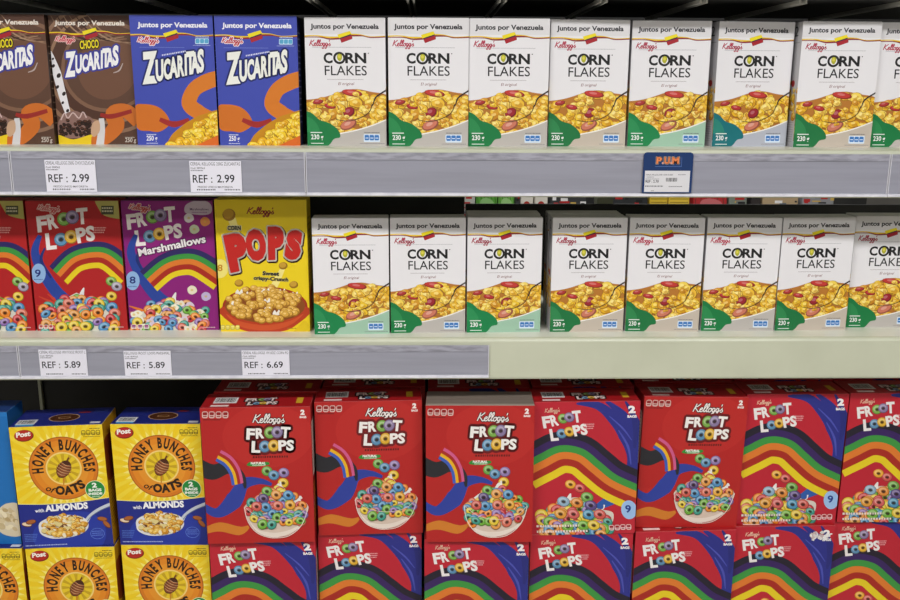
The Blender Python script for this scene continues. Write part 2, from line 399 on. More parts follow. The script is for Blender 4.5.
def art_choco(seed):
    a = Art(167, 259, '4a3024'); a.view(188, 65, .52, .507, .107)
    for i, (rx, ry, c) in enumerate(((330, 330, '553a2c'), (285, 270, '8a6a54'), (270, 255, '5a3c2e'), (240, 228, '94735a'), (228, 214, '4e3226'), (185, 180, '7d5c48'), (172, 165, '5c4032'), (120, 130, '6e4c3a'))):
        a.ell(430, 265, rx, ry, c, 8, 40)
    for i in range(7): a.stroke([(200+i*24, 65), (240+i*26, 120), (330+i*22, 160), (470+i*10, 130+i*8)], [2, 6, 5, 2], ['8a6a54', '3c241a', 'a5866a'][i % 3], 6)
    header(a, 215, 490, 103, 19, 'e6ddd2', 190, 524)
    a.script(218, 165, 80, 20, 'c43048', .30, ('e8c8c4', 2.5))
    # splash of milk and bowl
    a.stroke([(200, 205), (228, 290), (256, 390), (290, 492)], [10, 34, 30, 14], 'e4e2e6', 6)
    for x, y, r in ((214, 262, 6), (236, 300, 8), (232, 345, 6), (258, 372, 7), (254, 408, 5), (274, 440, 6), (212, 234, 4)): a.ell(x, y, r, r*1.3, '2a2020', 30, 10)
    a.blob([(240, 480), (262, 455), (300, 440), (340, 455), (372, 470), (388, 500), (380, 545), (250, 548), (236, 515)], '8a6a62')
    rnd = random.Random(seed)
    for i in range(60):
        x, y = rnd.uniform(246, 368), rnd.uniform(478, 540); c = rnd.choice(['3a2018', '2a1610', '54301f'])
        a.ell(x, y, 9, 7, '1a0d08', rnd.uniform(0, 90), 8); a.ell(x-1, y-1.5, 6.5, 4.5, c, 0, 8)
    a.stroke([(248, 478), (262, 450), (276, 470), (296, 448), (320, 470), (335, 445), (350, 468)], 5, 'cdb4b0', 4)
    a.blob([(236, 540), (300, 556), (384, 536), (380, 600), (236, 600)], 'e8c81c')
    a.stroke([(372, 560), (420, 555), (470, 500), (455, 450), (505, 440), (560, 480)], [30, 52, 66, 60, 56, 60], 'c96c26', 6)
    a.stroke([(405, 455), (450, 462), (530, 440)], [14, 20, 16], '982a24', 5)
    a.stroke([(410, 470), (412, 520), (405, 600)], [20, 28, 34], 'd4d2d4', 4)
    a.blob([(375, 490), (400, 480), (405, 520), (385, 545), (370, 530)], 'c8a486')
    # logo
    a.text('CHOCO', 318, 196, 74, 33, 'eedc20', .03, rot=-5, outline=('1c100a', 3.5))
    O = ('3a3c98', 7)
    specs = [('Z', 262, 308, 42, 100), ('U', 302, 292, 26, 72), ('C', 328, 286, 24, 68), ('A', 346, 281, 32, 70), ('R', 376, 276, 25, 70), ('I', 402, 272, 8, 72), ('T', 408, 269, 27, 76), ('A', 424, 266, 28, 72), ('S', 448, 260, 24, 78)]
    for q in (0, 1):
        for g in specs: a.text(g[0], g[1], g[2], g[3], g[4], 'f2f2f4', .05, rot=-7, shear=.1, outline=None if q else O)
    a.stroke([(452, 288), (475, 278), (488, 250)], [3, 6, 3], 'b8a8a4', 5)
    a.text('250 g', 508, 566, 44, 17, 'd4cabf', .01); tiny(a, 508, 545, 545, 3, 'd4cabf', 3)
    return a
def froot_logo(a, x, y, S, white, plaque=None, rise=-6, vs=1.0):
    """two lines of block letters whose round letters are cereal rings; x,y = top left, S = width of the first line / 200"""
    cr, sr = math.cos(R(rise)), math.sin(R(rise))
    def at(u, v):
        v *= vs
        return (x + (u*cr - v*sr)*S, y + (u*sr + v*cr)*S)
    L1 = [('F', 0, 72, 40, 64, 3), ('R', 46, 69, 40, 60, -3), ('O', 112, 36, 0, 0, '7cae4c'), ('O', 146, 34, 0, 0, '8a7aa2'), ('T', 160, 66, 46, 64, 4)]
    L2 = [('L', 24, 146, 42, 66, 3), ('O', 88, 114, 0, 0, '5c8fb6'), ('O', 130, 110, 0, 0, 'dfae34'), ('P', 152, 140, 40, 60, -2), ('S', 188, 138, 36, 60, 3)]
    for q in ((0, 1) if plaque else (1,)):
        for L in (L1, L2):
            for g in L:
                px, py = at(g[1], g[2])
                if g[0] == 'O':
                    if q: loop(a, px, py, 28*S, g[5], 0, .98)
                    else: a.ell(px, py, 38*S, 38*S, plaque)
                else:
                    a.text(g[0], px, py, g[3]*S, g[4]*S*vs, white if q else plaque, .045, rot=rise+g[5], outline=None if q else (plaque, 12*S))
ARCS = ['4a2a78', '3c9440', 'dd7a2c', 'a8281c', 'e6cc20']
def rainbow(a, P, w, cols):
    """plain striped wave"""
    n = len(cols); C = catmull(P, 8)
    for i, c in enumerate(cols):
        off = (i - (n-1)/2) * w; pts = []
        for j, p in enumerate(C):
            q0 = C[max(j-1, 0)]; q1 = C[min(j+1, len(C)-1)]; dx, dy = q1[0]-q0[0], q1[1]-q0[1]; d = math.hypot(dx, dy) or 1
            pts.append((p[0] - dy/d*off, p[1] + dx/d*off))
        a.stroke(pts, w*1.04, c)
def art_rings(kind, seed):
    """the two single-bag ring cereals on the middle shelf"""
    if kind == 'red':
        a = Art(198.5, 290, 'b01f22'); a.view(100, 35, .533, .557, .0958); ox = 0
    else:
        a = Art(198.5, 290, '8a1c78'); a.view(487-387+0, 38, .551, .563, .0696)
    bg = 'b01f22' if kind == 'red' else '8a1c78'
    a.script(148 if kind == 'red' else 130, 69, 92 if kind == 'red' else 88, 22, 'c02030', .28, ('e8d8d0', 2.5), rot=4)
    froot_logo(a, 140 if kind == 'red' else 116, 88 if kind == 'red' else 84, 1.0 if kind == 'red' else .94, 'ece6e4', rise=-9)
    # blue strokes, striped wave
    a.stroke([(160, 170), (140, 240), (180, 330), (250, 420), (330, 450)], [16, 34, 46, 50, 20], '27439a', 6)
    a.stroke([(180, 220), (165, 270), (205, 340)], [6, 14, 8], '1c2f74', 5)
    yo = 0 if kind == 'red' else 25
    rainbow(a, [(235, 330+yo), (300, 268+yo), (380, 248+yo), (440, 262+yo), (520, 330+yo)] if kind == 'red' else [(210, 330+yo), (280, 272+yo), (350, 252+yo), (410, 262+yo), (500, 320+yo)], 21, ['2c2560', '3c9440', 'dd7a2c', 'a8281c', 'e6cc20'])
    if kind == 'red':
        a.blob([(385, 20), (395, 66), (425, 95), (500, 100), (500, 20)], 'b8b060'); a.rect(405, 54, 455, 88, '4a4c38'); tiny(a, 408, 60, 450, 6, 'e8e4c0', 3); tiny(a, 408, 72, 450, 6, 'e8e4c0', 4)
        for i in range(3): tiny(a, 375, 138+i*9, 425-i*4, 5, 'e0a8a4', i)
        a.ell(154, 322, 29, 40, '8fb4e0', n=28); a.text('9', 139, 336, 24, 30, '1c2c78', .02); tiny(a, 136, 344, 172, 4, '3a5aa0', 2)
        for x, y, c in ((450, 355, '7cae4c'), (473, 376, 'a8a0b4'), (452, 416, 'e6c23a')): loop(a, x, y, 23, c, 15)
        bx0, bx1, top, bot = 165, 472, 420, 556
        for p in ([(155, 415), (210, 440), (230, 455)], [(145, 450), (200, 462), (245, 462)], [(190, 405), (215, 425), (235, 450)]): a.stroke(p, [3, 12, 3], ['e07a28', 'e8b428', 'c8402c'][len(a.V) % 3], 4)
    else:
        a.blob([(352, 60), (370, 44), (400, 36), (440, 40), (458, 60), (455, 84), (430, 92), (390, 90), (355, 84)], 'c4b4c4')
        a.text('Marshmallows', 372, 74, 74, 9, '4a1c54', .01); tiny(a, 380, 80, 440, 4, '8a5a90', 3)
        a.text('Marshmallows', 172, 256, 272, 31, 'ece6ea', .032, rot=-12, outline=('5a1258', 4))
        a.ell(146, 353, 28, 38, '8fb4e0', n=28); a.text('8', 134, 364, 24, 28, '1c2c78', .02); tiny(a, 128, 374, 162, 4, '3a5aa0', 2)
        for x, y, c in ((368, 104, 'dcd4d8'), (390, 148, 'c8d0b0'), (432, 118, 'd88a4a'), (384, 390, 'e8e0c8'), (440, 416, 'c0b4d8')):
            a.blob([(x-18, y-6), (x-4, y-18), (x+14, y-12), (x+20, y+6), (x+2, y+18), (x-14, y+12)], c); a.ell(x, y, 6, 5, mix(c, 'd0b040', .5), n=8)
        bx0, bx1, top, bot = 150, 448, 440, 558
        for p in ([(132, 455), (175, 470), (200, 478)], [(135, 480), (180, 486), (210, 486)]): a.stroke(p, [3, 12, 3], ['e07a28', 'e8b428'][len(a.V) % 2], 4)
    cx = (bx0+bx1)/2; hw = (bx1-bx0)/2
    a.poly([(bx0, bot-60), (cx-hw*.5, top+15), (cx-10, top-20), (cx+hw*.4, top+18), (bx1, bot-68), (bx1-8, bot+10), (bx0+20, bot+10)], 'd8d4c8')
    a.stroke([(cx+20, top-40), (cx+10, top), (cx+30, top+30)], [4, 26, 40], 'e6e4e4', 4)
    ins = lambda x, y: y > top - 5 + ((x-cx)/hw)**2*(50 if kind == 'red' else 40) and y < bot+6
    loops(a, ins, bx0, bx1, top, bot, 24 if kind == 'red' else 21, 80 if kind == 'red' else 95, seed, None if kind == 'red' else ['e8e0d0', 'd8c8dc', 'f0ecd8'])
    nutrition(a, 155 if kind == 'red' else 138, 530, 215 if kind == 'red' else 215, 548, 3, 'e4d8d4', bg)
    tiny(a, 430, 540, 505 if kind == 'red' else 480, 4, 'e0c4c4', 3)
    return a
def art_pops(seed):
    a = Art(198.5, 294.6, 'ecd01c'); a.view(-45, 38, .548, .561, .057)
    a.script(82, 92, 112, 26, '8c1420', .34)
    a.blob([(10, 112), (36, 100), (62, 200), (44, 190)], 'f4e68c')
    a.ell(14, 96, 26, 24, '9a7018', n=16); a.ell(11, 92, 21, 19, 'c09428', n=14)
    a.text('CORN', 9, 156, 52, 17, '221c14', .03, outline=('f4ecc0', 3))
    specs = [('P', 22, 326, 84, 152, -6), ('O', 92, 282, 80, 124, -3), ('P', 172, 274, 64, 132, 4), ('S', 234, 268, 64, 116, 12)]
    for q in (0, 1, 2):
        for g in specs:
            a.text(g[0], g[1], g[2], g[3], g[4], 'c0231f', .085, rot=g[5]-6, shear=.0, outline=(('3c1410', 9, (3, 4)), ('f4ede4', 6), None)[q])
    a.blob([(222, 305), (240, 305), (205, 392), (180, 386)], 'f4e68c')
    a.text('Sweet', 150, 334, 66, 16, '1c2238', .035, rot=2, outline=('f4e070', 2)); a.text('crispy-Crunch', 114, 352, 140, 15, '1c2238', .035, rot=3, outline=('f4e070', 2))
    a.ell(-20, 308, 32, 38, 'f0e27c', n=28); a.text('8', -30, 318, 20, 26, 'c08818', .02)
    for x, y in ((232, 296), (276, 372), (56, 366)): a.ell(x, y, 18, 15, '9a7018', n=14); a.ell(x-2, y-3, 14, 11, 'c89c34', n=12)
    a.ell(162, 460, 172, 80, 'a03018', n=40); a.blob([(-10, 462), (40, 540), (110, 566), (162, 570), (215, 566), (285, 540), (334, 462)], 'b83c1c')
    a.blob([(5, 490), (50, 536), (120, 556), (200, 556), (270, 534), (318, 490), (260, 520), (160, 536), (60, 520)], 'cc5228')
    a.ell(162, 458, 162, 68, '8a4a18', n=40)
    rnd = random.Random(seed); P = []
    for i in range(120):
        t = rnd.random()*6.28; r = rnd.random()**.5; P.append((160 + 150*r*math.cos(t), 450 + 68*r*math.sin(t) - 10*(1-r)))
    P.sort(key=lambda p: p[1])
    for x, y in P:
        if rnd.random() < .16: a.blob([(x-14, y+6), (x-6, y-12), (x+2, y-2), (x+12, y-14), (x+14, y+8)], 'f2ece0', 3)
        else: a.ell(x, y, 17, 13, 'a87420', rnd.uniform(-30, 30), 12); a.ell(x-2, y-2.5, 14, 10, 'dcab48', 0, 12); a.ell(x-4, y-5, 6, 4, 'f0cf80', 0, 8)
    nutrition(a, -18, 536, 62, 556, 4, 'c0b050', 'f0e27c'); tiny(a, 255, 548, 312, 4, '9a8420', 3)
    a.blob([(260, 600), (300, 540), (330, 520), (360, 600)], 'dfc01a')
    return a
def art_honey(seed):
    a = Art(204, 298.4, 'f0cc1c')
    cx, cy = 110, 103
    for i in range(30):                              # rays of the printed sun
        t = i*R(12); w = R(2.6); a.poly([(cx+70*math.cos(t-w), cy+70*math.sin(t-w)), (cx+190*math.cos(t-w*.9), cy+190*math.sin(t-w*.9)), (cx+190*math.cos(t+w*.9), cy+190*math.sin(t+w*.9)), (cx+70*math.cos(t+w), cy+70*math.sin(t+w))], 'f2d638', new=(i == 0))
    for i in range(36):
        t = i*R(10); a.poly([(cx+70*math.cos(t-R(5)), cy+70*math.sin(t-R(5))), (cx+91*math.cos(t), cy+91*math.sin(t)), (cx+70*math.cos(t+R(5)), cy+70*math.sin(t+R(5)))], 'f8e878', new=(i == 0))
    a.ell(cx, cy, 77, 77, 'a85a14', n=60); a.ell(cx, cy, 75, 75, 'd67a1c', n=60); a.ell(cx, cy, 68, 68, 'e28a20', n=60); a.ell(cx, cy, 55, 55, 'e6962a', n=60)
    a.ell(cx, cy, 40, 40, 'f0cf6a', n=48); a.ell(cx, cy, 38, 38, 'd8a81c', n=48); a.ell(cx, cy, 36, 36, 'e8c828', n=48)
    for i in range(12):
        t = i*R(30); a.poly([(cx, cy), (cx+35*math.cos(t-.12), cy+35*math.sin(t-.12)), (cx+35*math.cos(t+.12), cy+35*math.sin(t+.12))], 'c8a41c', new=(i == 0))
    a.ring(cx, cy, 38, 38, 3, 'f2d680', 48)
    a.arc_text('HONEY BUNCHES', cx, cy, 46, 192, -12, 23, '2a1608', .045)
    a.text('of', cx-47, cy+51, 19, 15, '2a1608', .02, rot=28, shear=.2)
    for ch, x, y, rt in (('O', -25, 63, 8), ('A', -4, 66, -6), ('T', 15, 62, -18), ('S', 33, 54, -28)): a.text(ch, cx+x, cy+y, 21 if ch != 'S' else 15, 22, '2a1608', .055, rot=rt)
    # honey dipper
    a.stroke([(cx+14, cy-26), (cx+8, cy-16)], 4, '6e3a14'); a.stroke([(cx-2, cy+20), (cx-4, cy+42)], [5, 2], 'c8841c')
    a.ell(cx, cy+2, 15, 23, '4a220e', 30, 24)
    for i in range(5):
        d = -13 + i*6.5; hw = (13, 16, 17, 15, 11)[i]; ca, sa = math.cos(R(30)), math.sin(R(30))
        p = lambda u, v: (cx + u*ca - v*sa, cy + 2 + u*sa + v*ca)
        a.stroke([p(-hw, d+2), p(0, d+5), p(hw, d)], [2, 4.4, 2], '8c4a22', 4); a.stroke([p(-hw+1, d), p(0, d+2.4), p(hw-1, d-2)], [.6, 1.7, .6], 'd8a87c', 4)
    # maker's oval, nutrition panels
    a.ell(31, 21, 21.5, 14, '7e1c10', -5, 30); a.ell(30, 20, 20, 12.5, 'b5281c', -5, 30); a.text('Post', 14, 25, 32, 12, 'f4efe6', .045, rot=-6, shear=.15)
    tiny(a, 176, 8, 198, 2.4, '6e5c14', 2); nutrition(a, 156, 13, 199, 25, 4, '70600f', 'e6cc28'); tiny(a, 160, 27.5, 198, 1.8, '6e5c14', 5)
    # blue panel
    a.poly(catmull([(-4, 186), (60, 189), (130, 187), (210, 178)], 6) + [(210, 305), (-4, 305)], '1e2a86')
    a.stroke(catmull([(-4, 186), (60, 189), (130, 187), (210, 178)], 6), 1.6, 'f4e690')
    a.blob([(40, 300), (30, 250), (90, 215), (160, 215), (190, 260), (160, 310)], '2438a0')
    a.text('with', 36, 209, 20, 9, 'eef0f6', .02, rot=-2); a.text('ALMONDS', 59, 208, 96, 16.5, 'f4f4f6', .05, rot=-2)
    a.ell(175, 158, 22.5, 22.5, 'e8ecc0', n=36); a.ell(175, 158, 21.2, 21.2, '1f8a3c', n=36)
    a.text('2', 168.5, 153, 11, 12, 'f0f4ec', .05); a.text('BAGS', 160, 162.5, 29, 7, 'f0f4ec', .05); a.text('INSIDE', 159, 171, 31, 6, 'f0f4ec', .05); tiny(a, 167, 173.5, 184, 2, 'd8e8d0', 2)
    # spoonful
    a.stroke([(148, 236), (158, 222), (178, 208), (206, 196)], [10, 7, 8, 9], 'c4ccd8', 6); a.stroke([(150, 236), (160, 224), (180, 211), (206, 200)], [2, 1.6, 2, 2], '6a7894', 6)
    a.blob([(40, 252), (44, 234), (70, 222), (110, 218), (142, 226), (152, 244), (142, 262), (110, 274), (70, 276), (46, 266)], 'e2e2e2')
    rnd = random.Random(seed)
    def ins(x, y): return ((x-96)/50)**2 + ((y-244)/24)**2 < 1
    k = 0
    P = sorted([(rnd.uniform(44, 146), rnd.uniform(216, 268)) for _ in range(170)], key=lambda p: p[1])
    for x, y in P:
        if not ins(x, y): continue
        r = rnd.random()
        if r < .4: flake(a, x, y, 8.5, rnd, ['e0a838', 'd89828', 'eec258'])
        elif r < .62: a.ell(x, y, 8, 7, '8a7440', 0, 10); a.ell(x-1, y-1, 7, 6, 'e2d08e', 0, 10)
        elif r < .85: flake(a, x, y, 7, rnd, ['7c4218', '94521c', '5e3012'])
        else: a.ell(x, y, 6.5, 4, 'f0e6cc', rnd.uniform(0, 90), 10)
    for x, y, rt in ((14, 238, 10), (24, 232, -10), (184, 232, 12), (193, 246, 50)):
        a.ell(x, y, 12, 6, '5e2c10', rt, 14); a.ell(x, y-.8, 10.5, 4.6, 'a8602c' if y != 238 else 'e8d0b0', rt, 14)
    a.ring(170, 268, 15.5, 13.5, .9, '6c8ce0'); 
    for i in range(3): tiny(a, 158, 261+i*5, 182, 2, '6c8ce0', i)
    for i in range(5): tiny(a, 6, 262+i*4.2, 36-i*1.5, 2.2, '5474c8', i)
    tiny(a, 6, 290, 100, 2.6, 'b0bce8', 3)
    return a
def art_bigfront(seed):
    """front of the two-bag ring cereal"""
    a = Art(242.5, 326.5, 'b3201f'); a.view(95, 197, .435, .496, .068, -.013)
    a.ell(440, 330, 230, 150, 'ba2724', n=40)
    nutrition(a, 105, 211, 242, 243, 4, 'd4b4ae', '8e1a18'); tiny(a, 112, 248, 200, 5, '4a0e0c', 3)
    a.script(360, 264, 168, 40, 'f2ece8', .27, ('3a0d10', 4))
    a.text('2', 603, 228, 22, 25, 'f2ece8', .06); a.text('BAGS', 600, 243, 34, 10, 'f2ece8', .05)
    froot_logo(a, 330, 284, 1.08, 'f2eeea', plaque='6a1216', rise=-1, vs=.78)
    tiny(a, 366, 424, 545, 10, '5c1410', 6, rot=-1)
    a.blob([(336, 468), (352, 452), (372, 460), (440, 452), (446, 466), (380, 474)], '2f8a34'); a.text('NATURAL', 356, 464, 76, 12, 'eef0e8', .05); tiny(a, 364, 466, 430, 5, 'd8e4cc', 4)
    for x, y, c in ((440, 497, '6fa84a'), (475, 517, '5a90b8'), (526, 505, '8f7ab0'), (524, 555, 'e6bc30')): loop(a, x, y, 29, c, 10)
    # plain waves of colour where the printed picture goes
    a.stroke([(80, 640), (180, 700), (270, 640), (320, 560), (400, 545), (465, 562)], [20, 46, 90, 60, 30, 14], '2d3f9c', 7)
    a.stroke([(80, 470), (160, 500), (240, 480), (310, 520), (330, 580)], [80, 76, 60, 34, 10], '26262c', 7)
    rainbow(a, [(190, 420), (240, 450), (275, 500), (290, 560)], 15, ['cf5a8a', 'a8281c', 'e6b020', '3c5cb8'])
    a.stroke([(120, 790), (200, 770), (300, 790), (350, 770)], [30, 46, 44, 14], 'cf7c28', 6)
    # bowl
    cx = 492; a.blob([(326, 670), (345, 740), (390, 795), (450, 820), (500, 822), (560, 812), (615, 772), (645, 715), (656, 668), (600, 640), (400, 640)], 'd8c4b4', 6)
    a.blob([(345, 730), (400, 785), (500, 800), (600, 770), (640, 715), (655, 680), (645, 730), (610, 780), (500, 824), (400, 800)], 'e8dcd0', 5)
    a.blob([(360, 650), (420, 600), (470, 590), (500, 556), (540, 590), (590, 620), (620, 650), (600, 700), (380, 700)], 'e8e4e0')
    for p in ([(500, 600), (512, 566), (508, 548)], [(400, 630), (385, 655), (372, 640)], [(610, 640), (612, 620), (622, 632)]): a.stroke(p, [14, 7, 9], 'ece8e4', 4)
    rnd = random.Random(seed)
    def ins(x, y): return abs(x-cx) < 160 - max(0, y-690)*.5 and y > 582 + (abs(x-cx)/150)**1.6*85
    loops(a, ins, 340, 645, 590, 755, 26, 90, seed)
    for x, y, c in ((442, 595, '6fa84a'), (490, 612, 'e29a4a'), (552, 614, '4f8fc0'), (425, 630, '5c4a7c'), (437, 672, '4f8fc0'), (500, 665, 'd96f5a'), (563, 662, 'e6a83a'), (390, 668, 'd05c50')): loop(a, x, y, 29, c, 15)
    a.stroke(catmull([(326, 668), (400, 718), (500, 736), (600, 716), (656, 666)], 5), 2.5, 'e0ccc0')
    a.stroke(catmull([(326, 670), (345, 740), (390, 795), (450, 820), (500, 824), (560, 814), (615, 774), (645, 715), (656, 668)], 4), 3, 'f0e8e0')
    tiny(a, 380, 846, 620, 6, '8e3430', 6)
    return a
def art_bigback(seed):
    """the other broad face of the two-bag ring cereal"""
    a = Art(242.5, 326.5, 'bb2132'); a.view(132, 110, .485, .496, -.0965)
    # blue feather-like strokes, plain
    B = '2a2f86'
    a.stroke([(565, 500), (590, 380), (560, 270), (500, 190), (430, 130), (330, 118)], [60, 74, 90, 60, 40, 8], B, 7)
    a.stroke([(590, 360), (585, 250), (540, 170), (470, 108)], [40, 60, 40, 14], B, 7)
    a.stroke([(600, 340), (610, 240), (590, 170), (560, 110)], [30, 44, 26, 8], '262a78', 7)
    a.stroke([(605, 360), (640, 260), (640, 200)], [30, 34, 10], B, 7)
    a.stroke([(520, 250), (560, 330), (570, 420)], [4, 12, 4], '4a50b0', 6); a.stroke([(480, 180), (540, 240), (580, 300)], [3, 9, 3], '4a50b0', 6)
    a.stroke([(640, 500), (560, 520), (470, 590), (380, 640)], [56, 64, 60, 20], '2c5aa8', 7)
    a.stroke([(640, 480), (570, 498), (500, 540)], [14, 18, 8], '4a9ac8', 6)
    rainbow(a, [(60, 440), (150, 395), (240, 355), (330, 370), (400, 430), (480, 500), (600, 560)], 34, ['221c2c', '38205e', '3c9440', 'dd7a2c', 'a8281c', 'e6cc20'])
    # logo
    a.script(178, 160, 74, 20, 'e6c4a8', .26, rot=-4)
    froot_logo(a, 158, 172, .9, 'ece8e6', rise=-8)
    for i in range(3): tiny(a, 358, 216+i*10, 408-i*3, 5, 'e8b0b4', i)
    a.text('2', 572, 168, 34, 36, 'f4f0ee', .06); a.text('BAGS', 566, 190, 44, 13, 'f4f0ee', .05)
    for x, y, c in ((275, 515, 'e8a832'), (318, 535, 'd05850')): loop(a, x, y, 27, c, 12)
    # bowl of rings
    a.blob([(110, 670), (170, 640), (230, 600), (290, 580), (350, 600), (400, 640), (468, 660), (462, 720), (430, 775), (150, 775), (118, 720)], 'd8d0c4', 6)
    a.stroke([(272, 560), (262, 600), (290, 650)], [5, 30, 60], 'ece8e6', 5); a.stroke([(150, 650), (165, 640), (180, 655)], 6, 'ece8e6', 4); a.stroke([(430, 620), (425, 640), (405, 650)], [8, 4, 8], 'ece8e6', 4)
    loops(a, lambda x, y: y > 600 + (abs(x-290)/170)**1.5*70, 120, 465, 605, 765, 30, 95, seed)
    for x, y, c in ((235, 600, '8fb0c8'), (300, 608, 'de8a3a'), (350, 580, '6fa84a'), (365, 622, '5c4a84'), (216, 662, 'de9a3a'), (278, 664, 'd0605c'), (352, 668, '4f94b8'), (405, 668, 'cf5a50'), (322, 722, '6fae3c'), (372, 722, 'e0c03a')): loop(a, x, y, 31, c, 15)
    for i in range(2): tiny(a, 95, 716+i*28, 300+i*45, 11, 'e8d8d0', i+2)
    nutrition(a, 443, 722, 556, 750, 4, 'e8c8c8', '9c1c28')
    a.ell(548, 648, 38, 48, '9cc0ea', n=32); a.text('9', 530, 662, 28, 38, '1c3c8c', .03)
    return a
def art_blue(seed):
    a = Art(210, 325, '1d6fb8')
    a.rect(0, 0, 210, 10, '2478c2');
    a.blob([(150, 262), (168, 235), (190, 222), (215, 230), (215, 300), (170, 300)], 'd8ccb0', 5)
    rnd = random.Random(seed)
    for i in range(40): a.ell(rnd.uniform(165, 210), rnd.uniform(236, 288), 7, 5, mix('b8a070', 'f0e6c8', rnd.random()), rnd.uniform(0, 90), 8)
    return a

# ---------------------------------------------------------------- cartons
def side_art(D, H, bg, kind):
    a = Art(D, H, bg)
    if kind == 'corn':
        a.text('2', D*.25, 28, 20, 20, '40404a', .0); flakes(a, lambda x, y: True, 0, D, 130, 200, 9, 26, 4, CORN)
        a.ell(D*.5, 125, 10, 7, 'b03434', n=12)
        for i in range(9): tiny(a, 6, 205+i*5, D-8, 1.6, '9a9aa0', i)
        tiny(a, 8, 40, D-10, 2, '8a8a92', 3)
    elif kind == 'zuca':
        for i in range(16): tiny(a, 8, 30+i*12, D-10, 2.4, 'a8b0dc', i)
    elif kind == 'honey':
        a.blob([(5, 40), (D-8, 60), (D-12, 130), (8, 140)], '8a3c10', 4)
        for i in range(14): tiny(a, 8, 150+i*8, D-10, 2.6, '5a4210', i)
    elif kind == 'red':
        a.rrect(10, 40, D-12, 170, 6, 'e8dcd4'); 
        for i in range(13): tiny(a, 15, 48+i*9, D-18, 2.6, '40302c', i)
        for i in range(8): tiny(a, 12, 190+i*12, D-16, 4, 'e4c020', i)
    elif kind == 'yellow':
        for i in range(14): tiny(a, 8, 40+i*14, D-10, 2.6, '6a5a10', i)
        a.blob([(10, 210), (D-10, 200), (D-8, 250), (12, 255)], 'b83c1c', 4)
    elif kind == 'brown':
        for i in range(12): tiny(a, 8, 60+i*14, D-10, 2.6, 'b09a84', i)
    return a
def top_art(W, D, bg, kind):
    a = Art(W, D, bg)
    if kind == 'honey':
        a.ell(W*.52, D*.55, 34, 25, 'c8a070', n=30); a.ell(W*.52, D*.55, 32, 23, '4a2410', n=30); a.ell(W*.52, D*.55, 14, 7, 'c8a070', n=20); a.ell(W*.52, D*.55, 12, 6, '5a3010', n=20)
        barcode(a, 8, D*.62, 50, D*.9); a.rect(10, D*.9, 50, D*.98, '4aa0d8'); a.ell(W*.7, D*.25, 15, 5, '9c2a20', n=20); a.rect(W*.86, D*.85, W*.97, D*.95, 'd8d8e0')
        a.rect(W*.8, D*.1, W*.96, D*.3, '30409a')
    elif kind == 'red':
        barcode(a, 22, D*.28, 74, D*.7); a.rect(20, D*.82, 60, D*.93, 'f0dcd8')
        froot_logo(a, W*.38, D*.34, .33, 'ecd8d4', plaque='240808', rise=0); a.rect(W*.86, D*.35, W*.92, D*.75, 'd8b02c')
        a.rect(0, D*.1, W, D*.115, '8a1216')
    elif kind == 'grey':
        for i in range(4): a.rect(0, D*(.2+.2*i), W, D*(.21+.2*i), '6e665e')
        a.rect(0, D*.9, W, D, 'a89c90')
    elif kind == 'corn':
        a.rect(0, D*.48, W, D*.51, 'a8a8ac'); tiny(a, W*.6, D*.7, W*.85, 3, '808086', 3)
    else:
        a.rect(0, D*.48, W, D*.5, mix(bg, '000000', .25))
    return a
def make_carton(name, W, H, D, front, side, top, kinds, edge=None):
    """Empty > carton (printed on its faces) and top_flap; origin at the middle of the base"""
    root = bpy.data.objects.new(name, None); col.objects.link(root); root.empty_display_size = .05
    V, F, C = [], [], []
    Hc = H - .001
    box_faces(0, W, 0, D, 0, Hc, [side, side, side, side, side, mix(side, '8a7a60', .5), edge or mix(side, 'ffffff', .25)], V, F, C, .0007)
    front.mesh(on_front(W, D, Hc), V, F, C)
    sa = side_art(D*1000, Hc*1000, side, kinds[0])
    sa.mesh(on_left(W, D, Hc), V, F, C); sa.mesh(on_right(W, D, Hc), V, F, C)
    V = [(x - W/2, y - D/2, z) for x, y, z in V]
    mesh_obj('carton', V, F, C, CARD, root)
    V, F, C = [], [], []
    box_faces(.0008, W-.0008, .0004, D-.0008, Hc, H, [top, top, top, top, top, top, mix(top, 'ffffff', .35)], V, F, C, .0002)
    ta = top_art((W-.002)*1000, (D-.002)*1000, top, kinds[1])
    b = len(V); ta.mesh(on_top(W-.002, D-.002, H), V, F, C)
    V = V[:b] + [(x+.001, y+.001, z) for x, y, z in V[b:]]
    V = [(x - W/2, y - D/2, z) for x, y, z in V]
    mesh_obj('top_flap', V, F, C, CARD, root)
    root['_w'], root['_d'] = W, D
    return root
def copy_thing(o):
    c = o.copy(); col.objects.link(c)
    for ch in o.children:
        k = ch.copy(); col.objects.link(k); k.parent = c
    return c
used = set()
def put(proto, X, Y, z, rz, label, cat, group, lean=0, sz=1.0):
    """X, Y = lower left corner of the front face"""
    o = proto if proto.name not in used else copy_thing(proto)
    used.add(proto.name)
    W, D = proto['_w'], proto['_d']; c, s = math.cos(R(rz)), math.sin(R(rz))
    o.location = (X + c*W/2 - s*D/2, Y + s*W/2 + c*D/2, z + Z0); o.rotation_euler = (0, R(lean), R(rz)); o.scale = (1, 1, sz)
    o['label'] = label; o['category'] = cat
    if group: o['group'] = group
    return o

